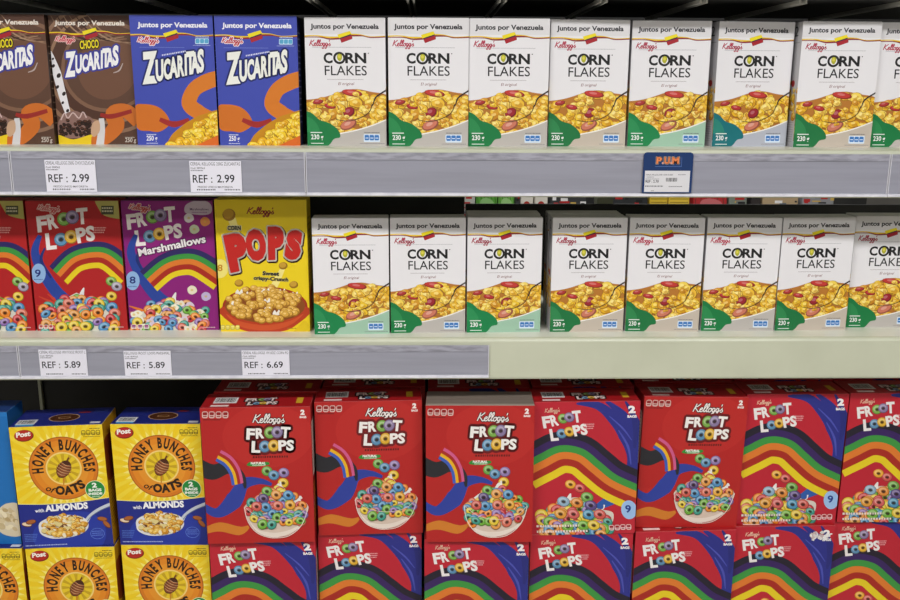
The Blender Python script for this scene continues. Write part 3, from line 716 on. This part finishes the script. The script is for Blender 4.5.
# ================================================================ SHELVING
def tag(o, label, cat, group=None):
    o['label'] = label; o['category'] = cat
    if group: o['group'] = group
def structure(o): o['kind'] = 'structure'
def prism_x(name, prof, x0, x1, mat, parent=None):
    """closed profile in (Y, Z) run along X"""
    V = [(x0, y, z) for y, z in prof] + [(x1, y, z) for y, z in prof]; n = len(prof)
    F = [tuple(range(n)), tuple(range(2*n-1, n-1, -1))] + [(i, (i+1) % n, n+(i+1) % n, n+i) for i in range(n)]
    me = bpy.data.meshes.new(name); me.from_pydata(V, [], F)
    bm = bmesh.new(); bm.from_mesh(me); bmesh.ops.recalc_face_normals(bm, faces=bm.faces); bm.to_mesh(me); bm.free()
    me.materials.append(mat); o = bpy.data.objects.new(name, me); col.objects.link(o)
    if parent: o.parent = parent
    return o
def block(name, x0, x1, y0, y1, z0, z1, mat, parent=None, bev=0):
    me = bpy.data.meshes.new(name); bm = bmesh.new(); bmesh.ops.create_cube(bm, size=1)
    for v in bm.verts: v.co = ((x0+x1)/2 + v.co.x*(x1-x0), (y0+y1)/2 + v.co.y*(y1-y0), (z0+z1)/2 + v.co.z*(z1-z0))
    if bev: bmesh.ops.bevel(bm, geom=bm.edges, offset=bev, segments=2, affect='EDGES')
    bm.to_mesh(me); bm.free(); me.materials.append(mat)
    o = bpy.data.objects.new(name, me); col.objects.link(o)
    if parent: o.parent = parent
    return o
XL, XR = -1.35, 1.45
def shelf(name, yf, yb, zt, lip, label, strips=(), ribs=True):
    root = bpy.data.objects.new(name, None); col.objects.link(root); tag(root, label, 'shelf')
    z = zt + Z0
    prism_x('deck', [(yf+.012, z-.022), (yb, z-.022), (yb, z), (yf+.012, z)], XL, XR, DECKM, root)
    prof = [(yf+.012, z), (yf+.006, z-.0006), (yf+.002, z-.003), (yf, z-.007), (yf, z-lip+.004), (yf+.002, z-lip), (yf+.018, z-lip), (yf+.018, z-lip+.003), (yf+.012, z-lip+.004)]
    prism_x('front_lip', prof, XL, XR, ENAMEL, root)
    for (xa, xb, za, zb) in strips:
        V = prism_x('label_strip', [(yf-.0045, za+Z0-.006), (yf-.0002, za+Z0-.006), (yf-.0002, zb+Z0+.006), (yf-.0045, zb+Z0+.006)], xa+.0008, xb-.0008, STRIP, root)
        c = prism_x('bottom_rail', [(yf-.0085, zb+Z0), (yf-.0002, zb+Z0), (yf-.0002, zb+Z0+.0058), (yf-.0045, zb+Z0+.0058), (yf-.0085, zb+Z0+.0045)], xa+.0008, xb-.0008, STRIPEDGE, V)
        c2 = prism_x('upper_channel', [(yf-.0060, za+Z0-.0145), (yf-.0046, za+Z0-.0145), (yf-.0046, za+Z0-.0005), (yf-.0052, za+Z0)], xa+.0008, xb-.0008, GRIME, V)
        for xs in (xa+.0008, xb-.0026):
            prism_x('end_seam', [(yf-.0064, zb+Z0+.006), (yf-.0046, zb+Z0+.006), (yf-.0046, za+Z0), (yf-.0064, za+Z0)], xs, xs+.0018, SEAM, V)
    return root
YT, YM, YB = 1.868, 1.93, 1.88
top_shelf = shelf('shelf', YT, 2.42, -.1184, .0975, 'pale shelf carrying the top row of small cereal boxes, grey price strip along its front',
    [(-1.34, -.8318, -.1262, -.2125), (-.8318, -.2456, -.1262, -.2125), (-.2456, .9435, -.1262, -.2125), (.9435, 1.44, -.1262, -.2125)])
mid_shelf = shelf('shelf', YM, 2.42, -.5318, .0935, 'pale middle shelf, front bare at the right, grey price strip on its left half',
    [(-1.34, -.8842, -.5458, -.6195), (-.8842, .1350, -.5458, -.6195)])
low_shelf = shelf('shelf', YB, 2.42, -1.3437, .09, 'lowest pale shelf carrying the stacked large cereal boxes')
up_shelf = bpy.data.objects.new('shelf', None); col.objects.link(up_shelf); tag(up_shelf, 'dark-bottomed shelf above the top row of boxes, its steel ribs seen from below', 'shelf')
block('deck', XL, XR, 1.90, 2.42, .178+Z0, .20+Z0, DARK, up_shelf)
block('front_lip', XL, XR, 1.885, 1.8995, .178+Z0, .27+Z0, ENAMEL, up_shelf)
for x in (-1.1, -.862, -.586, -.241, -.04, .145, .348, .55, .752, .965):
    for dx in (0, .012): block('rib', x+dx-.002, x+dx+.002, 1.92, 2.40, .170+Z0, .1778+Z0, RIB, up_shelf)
# uprights and back panels
for x, wd, y0, lab in ((.462, .044, 2.485, 'pale upright post glimpsed between the top and middle shelves'), (-1.086, .008, 2.462, 'thin pale upright at the far left, under the middle shelf'), (1.46, .045, 2.485, 'upright post at the far right end of the shelving')):
    p = block('upright_post', x, x+wd, y0, y0+(.045 if wd > .01 else .0115), 0, 2.05 if wd > .01 else Z0-.5545, ENAMEL); tag(p, lab, 'post')
def back(name, x0, x1, z0, z1, lab): o = block(name, x0, x1, 2.474, 2.48, z0+Z0, z1+Z0, DARK); tag(o, lab, 'panel')
back('back_panel', XL, XR+.06, -.2, .45, 'dark back panel behind the top row of boxes')
back('back_panel', XL, .10, -.60, -.202, 'dark back panel behind the left half of the middle row')
back('back_panel', .102, XR+.06, -.60, -.304, 'low dark back panel behind the right half of the middle row')
back('back_panel', XL, XR+.06, -1.6, -.602, 'dark back panel behind the big stacked boxes')
kick = block('kick_plate', XL, XR, 1.93, 2.42, 0, Z0-1.3437-.0225, DARK); tag(kick, 'dark plinth under the lowest shelf', 'plinth')

# ================================================================ CARTONS ON THE TOP SHELF
T1, T2 = -.1184, -.5318
BOX = 'cereal box'
choco = make_carton('cereal_box', .167, .26, .052, art_choco(3), '3c2a22', '4a3228', ('brown', 'x'))
zuca = make_carton('cereal_box', .167, .26, .052, art_zucaritas(4), '1c2250', '39469c', ('zuca', 'x'))
GREY, MINT, TAN = 'bcb7b2', '9fc4ad', 'c4b9ac'
cf = {k: make_carton('cereal_box', .165, .258, .056, art_corn(t, g, s), 'c9c8cc', 'd4d3d6', ('corn', 'corn'))
      for k, t, g, s in (('grey', GREY, '157a42', 11), ('mint', MINT, '14824a', 12), ('tan', TAN, '1a7440', 13), ('teal', 'b4b8c4', '117078', 14))}
CFG = 'white corn flakes boxes on the top shelf'
put(choco, -.9425, 1.9545, T1, -.47, 'brown chocolate cereal box on the top shelf, cut by the left photo edge', BOX, 'brown chocolate cereal boxes')
put(choco, -.7728, 1.966, T1, -.9, 'fully visible brown chocolate cereal box with milk splash, left of the two blue boxes', BOX, 'brown chocolate cereal boxes')
put(zuca, -.6035, 1.9497, T1, .6, 'blue sugared flakes box, left one of the two, next to the brown box', BOX, 'blue sugared flakes boxes')
put(zuca, -.4331, 1.9507, T1, .15, 'blue sugared flakes box, right one of the two, next to the white boxes', BOX, 'blue sugared flakes boxes')
row = [('grey', -.2513, 1.9537, -1.67, 'white corn flakes box directly right of the blue boxes on the top shelf'),
 ('grey', -.0806, 1.9421, -.21, 'white corn flakes box on the top shelf, second to the right of the blue boxes'),
 ('grey', .0852, 1.9465, -.48, 'white corn flakes box on the top shelf, third to the right of the blue boxes'),
 ('tan', .2541, 1.9603, 1.85, 'white corn flakes box on the top shelf, fourth to the right of the blue boxes'),
 ('mint', .4265, 1.9766, -1.28, 'white corn flakes box with mint lower corner, directly above the blue offer tag'),
 ('teal', .6082, 1.9753, 5.0, 'white corn flakes box with teal corner patch, turned to show its left side, top shelf'),
 ('tan', .7790, 1.9627, -.75, 'white corn flakes box with creased top edge, second from right, top shelf'),
 ('grey', .9500, 1.9775, -.07, 'white corn flakes box cut by the right edge of the photo, top shelf')]
for k, x, y, rz, lab in row: put(cf[k], x, y, T1, rz, lab, BOX, CFG)
# ================================================================ MIDDLE SHELF
rings = make_carton('cereal_box', .1985, .291, .056, art_rings('red', 6), '9c1a1c', '8a1618', ('red', 'x'))
marsh = make_carton('cereal_box', .1985, .291, .056, art_rings('purple', 7), '5e1458', '5e1458', ('brown', 'x'))
pops = make_carton('cereal_box', .1985, .2956, .060, art_pops(8), 'd4b818', 'd8bc18', ('yellow', 'x'))
put(rings, -1.0735, 1.998, T2, .4, 'red fruit ring cereal box cut by the left photo edge, middle shelf', BOX, 'red fruit ring boxes on the middle shelf')
put(rings, -.8699, 1.9986, T2, 1.4, 'red fruit ring cereal box beside the purple box, middle shelf', BOX, 'red fruit ring boxes on the middle shelf')
put(marsh, -.6669, 2.005, T2, -.2, 'purple marshmallow ring cereal box between red and yellow boxes', BOX, None)
put(pops, -.4613, 1.9899, T2, -.5, 'yellow corn puff cereal box with a red bowl printed on it', BOX, None)
row = [('mint', -.2498, 1.9676, 1.89, 'first white corn flakes box right of the yellow box, middle shelf, pale green lower corner'),
 ('grey', -.0816, 1.9771, 1.72, 'second white corn flakes box right of the yellow box, middle shelf'),
 ('mint', .0872, 1.9815, 2.2, 'white corn flakes box with mint lower corner, left of the gap on the middle shelf'),
 ('tan', .2740, 1.9859, .8, 'white corn flakes box just right of the gap on the middle shelf'),
 ('tan', .4450, 1.9914, -1.4, 'fifth white corn flakes box right of the yellow box, middle shelf'),
 ('grey', .6176, 1.9934, -.55, 'sixth white corn flakes box right of the yellow box, middle shelf'),
 ('tan', .7865, 1.9950, 2.2, 'seventh white corn flakes box right of the yellow box, middle shelf'),
 ('grey', .9624, 2.0231, -.14, 'white corn flakes box set back at the right edge of the photo, middle shelf')]
for k, x, y, rz, lab in row: put(cf[k], x, y, T2, rz, lab, BOX, 'white corn flakes boxes on the middle shelf')
cols_ = ['first', 'second', 'third', 'fourth', 'fifth', 'sixth', 'seventh', 'eighth']
rnd = random.Random(2)
for i, (k, x, y, rz, lab) in enumerate(row):
    yy = y + (.072 if rz > 3 else .066)
    for d in range(1 if i in (2, 3) else 0):
        put(cf[k], x + rnd.uniform(-.0015, .0015), yy + .0, T2, rnd.uniform(-.4, .4),
            'corn flakes box %s the %s corn flakes box from the left, middle shelf' % (('right behind', 'two places behind')[d], cols_[i]), BOX, 'corn flakes boxes in rows behind the middle shelf front row')
        yy += .0585
# ================================================================ BOTTOM SHELF
Zu, Zl = -1.0162, -1.3437
DB = .096
bigA = make_carton('cereal_box', .2425, .3275, DB, art_bigfront(21), '9c1a1e', 'a8181e', ('red', 'red'), 'd86a64')
bigB = make_carton('cereal_box', .2425, .3275, DB, art_bigback(22), '9c1a1e', 'a8181e', ('red', 'red'), 'd86a64')
bigG = make_carton('cereal_box', .2425, .3275, DB, art_bigfront(23), 'a01a1e', '857a70', ('red', 'grey'), 'd86a64')
honey = make_carton('cereal_box', .204, .2994, .112, art_honey(24), 'c89a1c', '1e2878', ('honey', 'honey'), 'f0dc80')
blue = make_carton('cereal_box', .210, .3260, .080, art_blue(25), '1a5a98', '1c3c78', ('x', 'x'), '4a90c8')
GU = 'large cereal boxes in the upper tier of the bottom shelf'; GL = 'large cereal boxes in the lower tier of the bottom shelf'
put(bigA, -.5012, 1.9270, Zu, 1.2, 'large red fruit ring box standing in the upper tier right beside the yellow honey boxes', BOX, GU, -.27)
put(bigA, -.2535, 1.9640, Zu, 2.0, 'large red fruit ring box in the upper tier, second from the honey boxes, farther back', BOX, GU, -.35)
put(bigG, -.0030, 1.9300, Zu, -1.6, 'large red fruit ring box with grey board showing on top, centre of the upper tier', BOX, GU, -.3, 1.012)
put(bigB, .2430, 1.9610, Zu, .4, 'large red box with rainbow wave face in the centre, right of the grey-topped box', BOX, GU, -.5)
put(bigA, .4930, 1.9900, Zu, .5, 'large red box with a glass bowl of rings, leaning between two rainbow wave boxes', BOX, GU, .9)
put(bigB, .7400, 2.0074, Zu, 1.0, 'large red rainbow wave box in the upper tier, second from the right edge', BOX, GU, .3)
put(bigB, .9880, 2.0143, Zu, .1, 'large red rainbow wave box in the upper tier, cut by the right photo edge', BOX, GU, 0)
put(honey, -.9370, 1.9637, -1.0443, 3.4, 'yellow and blue honey oat box in the upper tier, beside the plain blue box', BOX, GU, -.7)
put(honey, -.7190, 1.9810, -1.0443, -1.2, 'yellow and blue honey oat cereal box in the upper tier, beside the red boxes', BOX, GU, -.4)
put(blue, -1.1600, 1.9850, -1.0443, 0, 'plain blue cereal box at the left edge of the bottom shelf, mostly out of frame', BOX, None, -.3)
low = [(-.5026, 1.9420, 1.4, 'lower red rainbow wave box, first one right of the honey boxes'), (-.2570, 1.9736, 1.8, 'lower red rainbow wave box, second one right of the honey boxes'),
 (-.0076, 1.9410, -.9, 'lower red rainbow wave box tucked under the grey-topped box'), (.2409, 1.9600, 1.3, 'lower red rainbow wave box under the centre rainbow wave box'),
 (.4900, 1.9700, 2.2, 'lower red rainbow wave box showing its left side under the leaning bowl box'), (.7354, 1.9940, .8, 'lower red rainbow wave box with a torn white patch near its top right corner'),
 (.9810, 2.0209, .5, 'lower red rainbow wave box at the right photo edge')]
for x, y, rz, lab in low:
    o = put(bigB, x, y, Zl, rz, lab, BOX, GL)
    if 'torn' in lab:
        a = Art(242.5, 326.5, None); rr = random.Random(8)
        for i in range(26):
            u, v = rr.uniform(182, 232), rr.uniform(20, 36) - (rr.random() < .3)*6; a.blob([(u + rr.uniform(2, 7)*math.cos(t*1.05), v + rr.uniform(1.5, 5)*math.sin(t*1.05)) for t in range(6)], rr.choice(['d8d4d2', 'eceaea', 'c8b4b4', 'e0dcdc']), 2)
        V, F, C = [], [], []; a.mesh(on_front(.2425, .096, .3265), V, F, C)
        V = [(x_ - .12125, y_ - .048 - .0016, z_) for x_, y_, z_ in V]; tp = mesh_obj('torn_patch', V, F, C, CARD, o); tp['label'] = 'white torn paper patch'
put(honey, -.9347, 1.9670, Zl, 1.0, 'lower honey oat cereal box under the left yellow box, only its top half in view', BOX, GL)
put(honey, -.7175, 1.9783, Zl, -.8, 'lower honey oat cereal box under the right yellow box, beside the lower red boxes', BOX, GL)
put(honey, -1.1460, 1.9660, Zl, -.3, 'lower honey oat cereal box cut by the left photo edge', BOX, GL)
# rows behind the red boxes of the upper tier
for i, (p, x, yf, what) in enumerate(((bigA, -.497, 1.927, 'red box nearest the honey boxes'), (bigA, -.249, 1.964, 'second red box from the honey boxes'),
        (bigB, .001, 1.950, 'grey-topped red box'), (bigB, .249, 1.961, 'centre rainbow wave box'), (bigA, .500, 1.990, 'leaning bowl box'), (bigB, .748, 2.0074, 'second rainbow wave box from right'), (bigB, .994, 2.0143, 'rightmost rainbow wave box'))):
    for d in range(2):
        yy = yf + (d + 1)*.0985 + .011
        put(p, x + rnd.uniform(-.001, .001), yy, Zu, 0, 'big box %s the %s, top visible' % (('right behind', 'two places behind', 'three places behind')[d], what), BOX, 'large cereal boxes behind the front of the upper tier')
        put(bigB, x, max(yy, 2.105 + d*.0985), Zl, 0, 'big lower tier box %s the %s' % (('right behind', 'two places behind', 'three places behind')[d], what), BOX, 'large cereal boxes behind the front of the lower tier')

# ================================================================ PRICE TAGS
def ticket(x0, x1, zt, zb, yf, lines, price, label, group, bottom=True):
    W, H = (x1-x0)*1000, (zt-zb)*1000
    a = Art(W, H, 'e4e3ee'); k = W/100
    a.text(lines, 2*k, H*.145, 96*k, H*.10, '36363c', .0)
    a.text('Cod: 009562', 2*k, H*.26, 28*k, H*.06, '4a4a50', .01); tiny(a, 2*k, H*.29, 26*k, H*.035, '5a5a60', 4)
    a.text('REF :', 5*k, H*.70, 38*k, H*.25, '25252b', .008); a.text(price, 52*k, H*.69, 34*k, H*.25, '25252b', .012)
    if bottom: a.text('PRECIO UNICO MAYORISTA', 14*k, H*.865, 68*k, H*.06, '44444a', .01)
    tiny(a, 12*k, H*.90, 48*k, H*.045, '55555a', 2); tiny(a, 66*k, H*.90, 96*k, H*.045, '55555a', 3)
    V, F, C = [], [], []
    box_faces(0, W/1000, 0, .0006, 0, H/1000, ['e0dfe8']*7, V, F, C)
    a.mesh(lambda x, y, n, s: (x/1000, -n*Art.STEP, H/1000 - y/1000), V, F, C)
    o = mesh_obj('price_tag', V, F, C, PAPER); o.location = (x0, yf, zb + Z0)
    tag(o, label, 'price tag', group); return o
G = 'white price tags in the grey shelf strips'
yt, ym = YT - .0068, YM - .0068
ticket(-.7640, -.6640, -.1430, -.2064, yt, 'CEREAL KELLOGG 250G CHOCOZUCAR', '2.99', 'white price tag reading 2.99 below the brown chocolate boxes', G)
ticket(-.4770, -.3740, -.1440, -.2064, yt, 'CEREAL KELLOGG 250G ZUCARITAS', '2.99', 'white price tag reading 2.99 below the blue boxes', G)
ticket(-.8400, -.7380, -.5540, -.6135, ym, 'CEREAL KELLOGGS 190/19.5OZ FROOT L', '5.89', 'white price tag reading 5.89 below the red ring box, left one', G, False)
ticket(-.6580, -.5570, -.5570, -.6135, ym, 'KELLOGGS FROOT LOOPS MARSHMAL', '5.89', 'white price tag reading 5.89 below the purple marshmallow box', G, False)
ticket(-.4040, -.3010, -.5565, -.6135, ym, 'CEREAL KELLOGGS 19/10OZ CORN PO', '6.69', 'white price tag reading 6.69 below the yellow box', G, False)
# blue offer tag
a = Art(101, 82, '1e3868'); a.rect(0, 0, 101, 12, '1a2f58')

for q in (0, 1):
    for ch, x, wd in (('P', 26, 11), ('U', 42, 11), ('M', 58, 14)): a.text(ch, x, 23, wd, 13.5, 'ea8a5a', .04, outline=None if q else ('f4e6d8', 1.5))
    for x in (37.6, 53.8): a.rect(x, 19.6, x+3.6, 23.4, 'f4e6d8'); a.rect(x+.5, 20.2, x+3.1, 22.9, 'e8743a')
a.ring(50, 18, 0, 0, .1, '1e3868')
a.rect(24, 28, 78, 28.8, '5a78b4'); a.rect(77, 10, 77.8, 29, '5a78b4')
a.rect(4, 37, 96, 80, 'd8d8dc')
a.text('CEREAL KELLOGG 230G CORN FLAKES', 7, 46.5, 54, 2.6, '404046', .01); tiny(a, 72, 44, 88, 1.6, '70707a', 2); tiny(a, 8, 49, 22, 1.6, '70707a', 3); tiny(a, 6, 53, 34, 1.4, '70707a', 5)
a.text('REF : 2.70', 6, 61, 27, 5, '2c2c32', .02); barcode(a, 46, 50, 73, 61, 5, 'd8d8dc'); tiny(a, 6, 67, 42, 2.4, '50505a', 6); tiny(a, 54, 68, 82, 1.8, '50505a', 7); tiny(a, 18, 77, 24, 1.4, '50505a', 8)
V, F, C = [], [], []
# rounded card
P = [(0, 0), (.101, 0), (.101, .076), (.0992, .0802), (.095, .082), (.006, .082), (.0018, .0802), (0, .076)]
b = len(V); V += [(x, -.0001, z) for x, z in P] + [(x, .0011, z) for x, z in P]; n = len(P)
F += [tuple(range(n)), tuple(range(2*n-1, n-1, -1))] + [(i, (i+1) % n, n+(i+1) % n, n+i) for i in range(n)]; C += ['1e3868']*(n+2)
a.stack()
for t, c in zip(a.T, a.C):
    pts = [a.V[i] for i in t]
    if len(t) == 3 and c in ('1e3868', '1a2f58') and a.V[t[0]][2] <= 2: continue
    b = len(V); V += [(x/1000, -.0002 - m*Art.STEP, .082 - y/1000) for x, y, m in pts]; F.append(tuple(range(b, b+len(t)))); C.append(c)
o = mesh_obj('offer_tag', V, F, C, PAPER); o.location = (.4365, YT-.0093, Z0-.2055); tag(o, 'dark blue offer tag with orange letters on the top shelf strip', 'price tag')

# ================================================================ BEYOND: GOODS ACROSS THE NEXT AISLE
FY = 4.55
far = bpy.data.objects.new('shelf', None); col.objects.link(far); tag(far, 'distant shelf across the next aisle, glimpsed under the top shelf', 'shelf')
block('deck', -.3, 2.4, FY-.03, FY+.4, .78-.03, .78, ENAMEL, far); block('front_lip', -.3, 2.4, FY-.045, FY-.0302, .70, .78, ENAMEL, far)
block('back_board', -.3, 2.4, FY+.4, FY+.43, .0, 1.75, DARK, far)
def pack(x0, x1, c, label, cat, kind='pack'):
    V, F, C = [], [], []; W = x1-x0
    box_faces(0, W, 0, .12, 0, .31, [c]*5+[c, c], V, F, C, .004)
    a = Art(W*1000, 310, None)
    if kind == 'bag':
        for i in range(6): a.stroke([(W*160*i+8, 5), (W*170*i+12, 60), (W*160*i+4, 150)], 5, mix(c, '203018', .35))
        a.blob([(W*200, 40), (W*500, 20), (W*850, 45), (W*700, 110), (W*300, 115)], mix(c, 'ffffff', .3))
    elif kind == 'dot': a.ell(W*500, 62, W*300, 26, 'a83028'); 
    elif kind == 'lines':
        for i in range(7): a.rect(W*60, 20+i*18, W*940, 26+i*18, mix(c, '504010', .4))
    elif kind == 'mixed':
        rr = random.Random(int(x0*100))
        for i in range(16): x, y = rr.uniform(0, W*900), rr.uniform(0, 120); a.rect(x, y, x+rr.uniform(10, 50), y+rr.uniform(6, 20), rr.choice(['e8e8e8', '202020', 'b02828', 'c8a850', '606870']))
    a.mesh(on_front(W, .12, .31), V, F, C)
    o = mesh_obj('product_pack', V, F, C, CARD); o.location = (x0, FY, .7802); tag(o, label, cat, 'packs across the next aisle')
for args in ((.157, .235, 'b8bcb4', 'grey-white pack left of the green bags across the next aisle', 'pack', 'mixed'), (.24, .345, '5aa03c', 'green bag across the next aisle, leftmost of the green ones', 'bag', 'bag'), (.35, .385*1.12, '6cb04a', 'green bag across the next aisle, right one', 'bag', 'bag'),
   (.436, .457, '404444', 'narrow dark pack right of the green bags', 'pack', 'mixed'), (.462, .525, 'dcd8cc', 'white pack with red dot across the next aisle, left one', 'pack', 'dot'), (.533, .598, 'dcd8cc', 'white pack with red dot across the next aisle, right one', 'pack', 'dot'),
   (.61, .79, '3a3c3e', 'dark striped pack behind the upright post', 'pack', 'mixed'), (.90, 1.10, '303234', 'dark striped pack left of the yellow packs', 'pack', 'mixed'), (1.11, 1.20, 'd8b838', 'yellow pack across the next aisle, left one', 'pack', 'lines'), (1.205, 1.31, 'e0c040', 'yellow pack across the next aisle, right one', 'pack', 'lines'),
   (1.33, 1.50, 'b02c30', 'red pack across the next aisle', 'pack', 'bag'), (1.51, 1.60, '7a8478', 'grey-green pack right of the red pack', 'pack', 'mixed'), (1.62, 1.67, '302c2c', 'dark pack between grey-green and tan packs', 'pack', 'x'), (1.68, 1.86, 'b09a78', 'tan pack across the next aisle', 'pack', 'mixed'), (1.88, 2.04, '8a8c90', 'silver-grey pack across the next aisle', 'pack', 'mixed')):
    pack(*args)

# ================================================================ ROOM
fl = block('floor', -4, 4, -2.5, 6, -.05, 0, FLOORM); structure(fl)
ce = block('ceiling', -4, 4, -2.5, 6, 3.2, 3.25, CEILM); structure(ce)
for n_, b_ in (('wall_back', (-4, 4, 6, 6.05)), ('wall_front', (-4, 4, -2.55, -2.5)), ('wall_left', (-4.05, -4, -2.5, 6)), ('wall_right', (4, 4.05, -2.5, 6))):
    structure(block(n_, *b_, 0, 3.2, WALLM))
# ceiling light fittings
LM, nt, b = new_mat('lamp_diffuser'); b.inputs['Emission Color'].default_value = (1, .97, .92, 1); b.inputs['Emission Strength'].default_value = 6
def lamp(x, y, rot, power, sx, sy, lab):
    r = bpy.data.objects.new('ceiling_light', None); col.objects.link(r); tag(r, lab, 'light', 'ceiling lights'); r.location = (x, y, 3.12)
    f = block('housing', -sx/2, sx/2, -sy/2, sy/2, .02, .0795, ENAMEL, r); d = block('diffuser', -sx/2+.02, sx/2-.02, -sy/2+.02, sy/2-.02, .0, .0195, LM, r)
    L = bpy.data.lights.new('tube_light', 'AREA'); L.shape = 'RECTANGLE'; L.size = sx; L.size_y = sy; L.energy = power; L.color = (1, .98, .975)
    o = bpy.data.objects.new('tube_light', L); col.objects.link(o); o.location = (x, y, 3.10)
lamp(-1.3, -.35, 0, 62, 1.5, .3, 'ceiling light over the aisle, left')
lamp(1.3, -.35, 0, 62, 1.5, .3, 'ceiling light over the aisle, right')
lamp(-1.3, -1.7, 0, 26, 1.5, .3, 'ceiling light farther back over the aisle, left')
lamp(1.3, -1.7, 0, 26, 1.5, .3, 'ceiling light farther back over the aisle, right')
lamp(.9, 3.5, 0, 60, 1.5, .3, 'ceiling light over the next aisle')

w = bpy.data.worlds.new('World'); bpy.context.scene.world = w; w.use_nodes = True
w.node_tree.nodes['Background'].inputs[0].default_value = (.6, .62, .65, 1); w.node_tree.nodes['Background'].inputs[1].default_value = .3

# ================================================================ CAMERA
cd = bpy.data.cameras.new('camera'); cam = bpy.data.objects.new('camera', cd); col.objects.link(cam)
cd.sensor_width = 36; cd.lens = 916.58 / 900 * 36; cd.clip_start = .05
Fv = Vector((.02437358, .97405703, -.22498628)); Rv = Vector((.99970289, -.02380575, .00523668)); Uv = Vector((.000255138, .225047067, .97434786))
M = Matrix((Rv, Uv, -Fv)).transposed().to_4x4(); M.translation = Vector((0, 0, Z0)); cam.matrix_world = M
sc = bpy.context.scene; sc.camera = cam
sc.view_settings.view_transform = 'Standard'; sc.view_settings.look = 'None'; sc.view_settings.gamma = 1
sc.view_settings.use_curve_mapping = False; sc.view_settings.exposure = 0.0
for o in bpy.data.objects:
    for k in ('_w', '_d'):
        if k in o: del o[k]
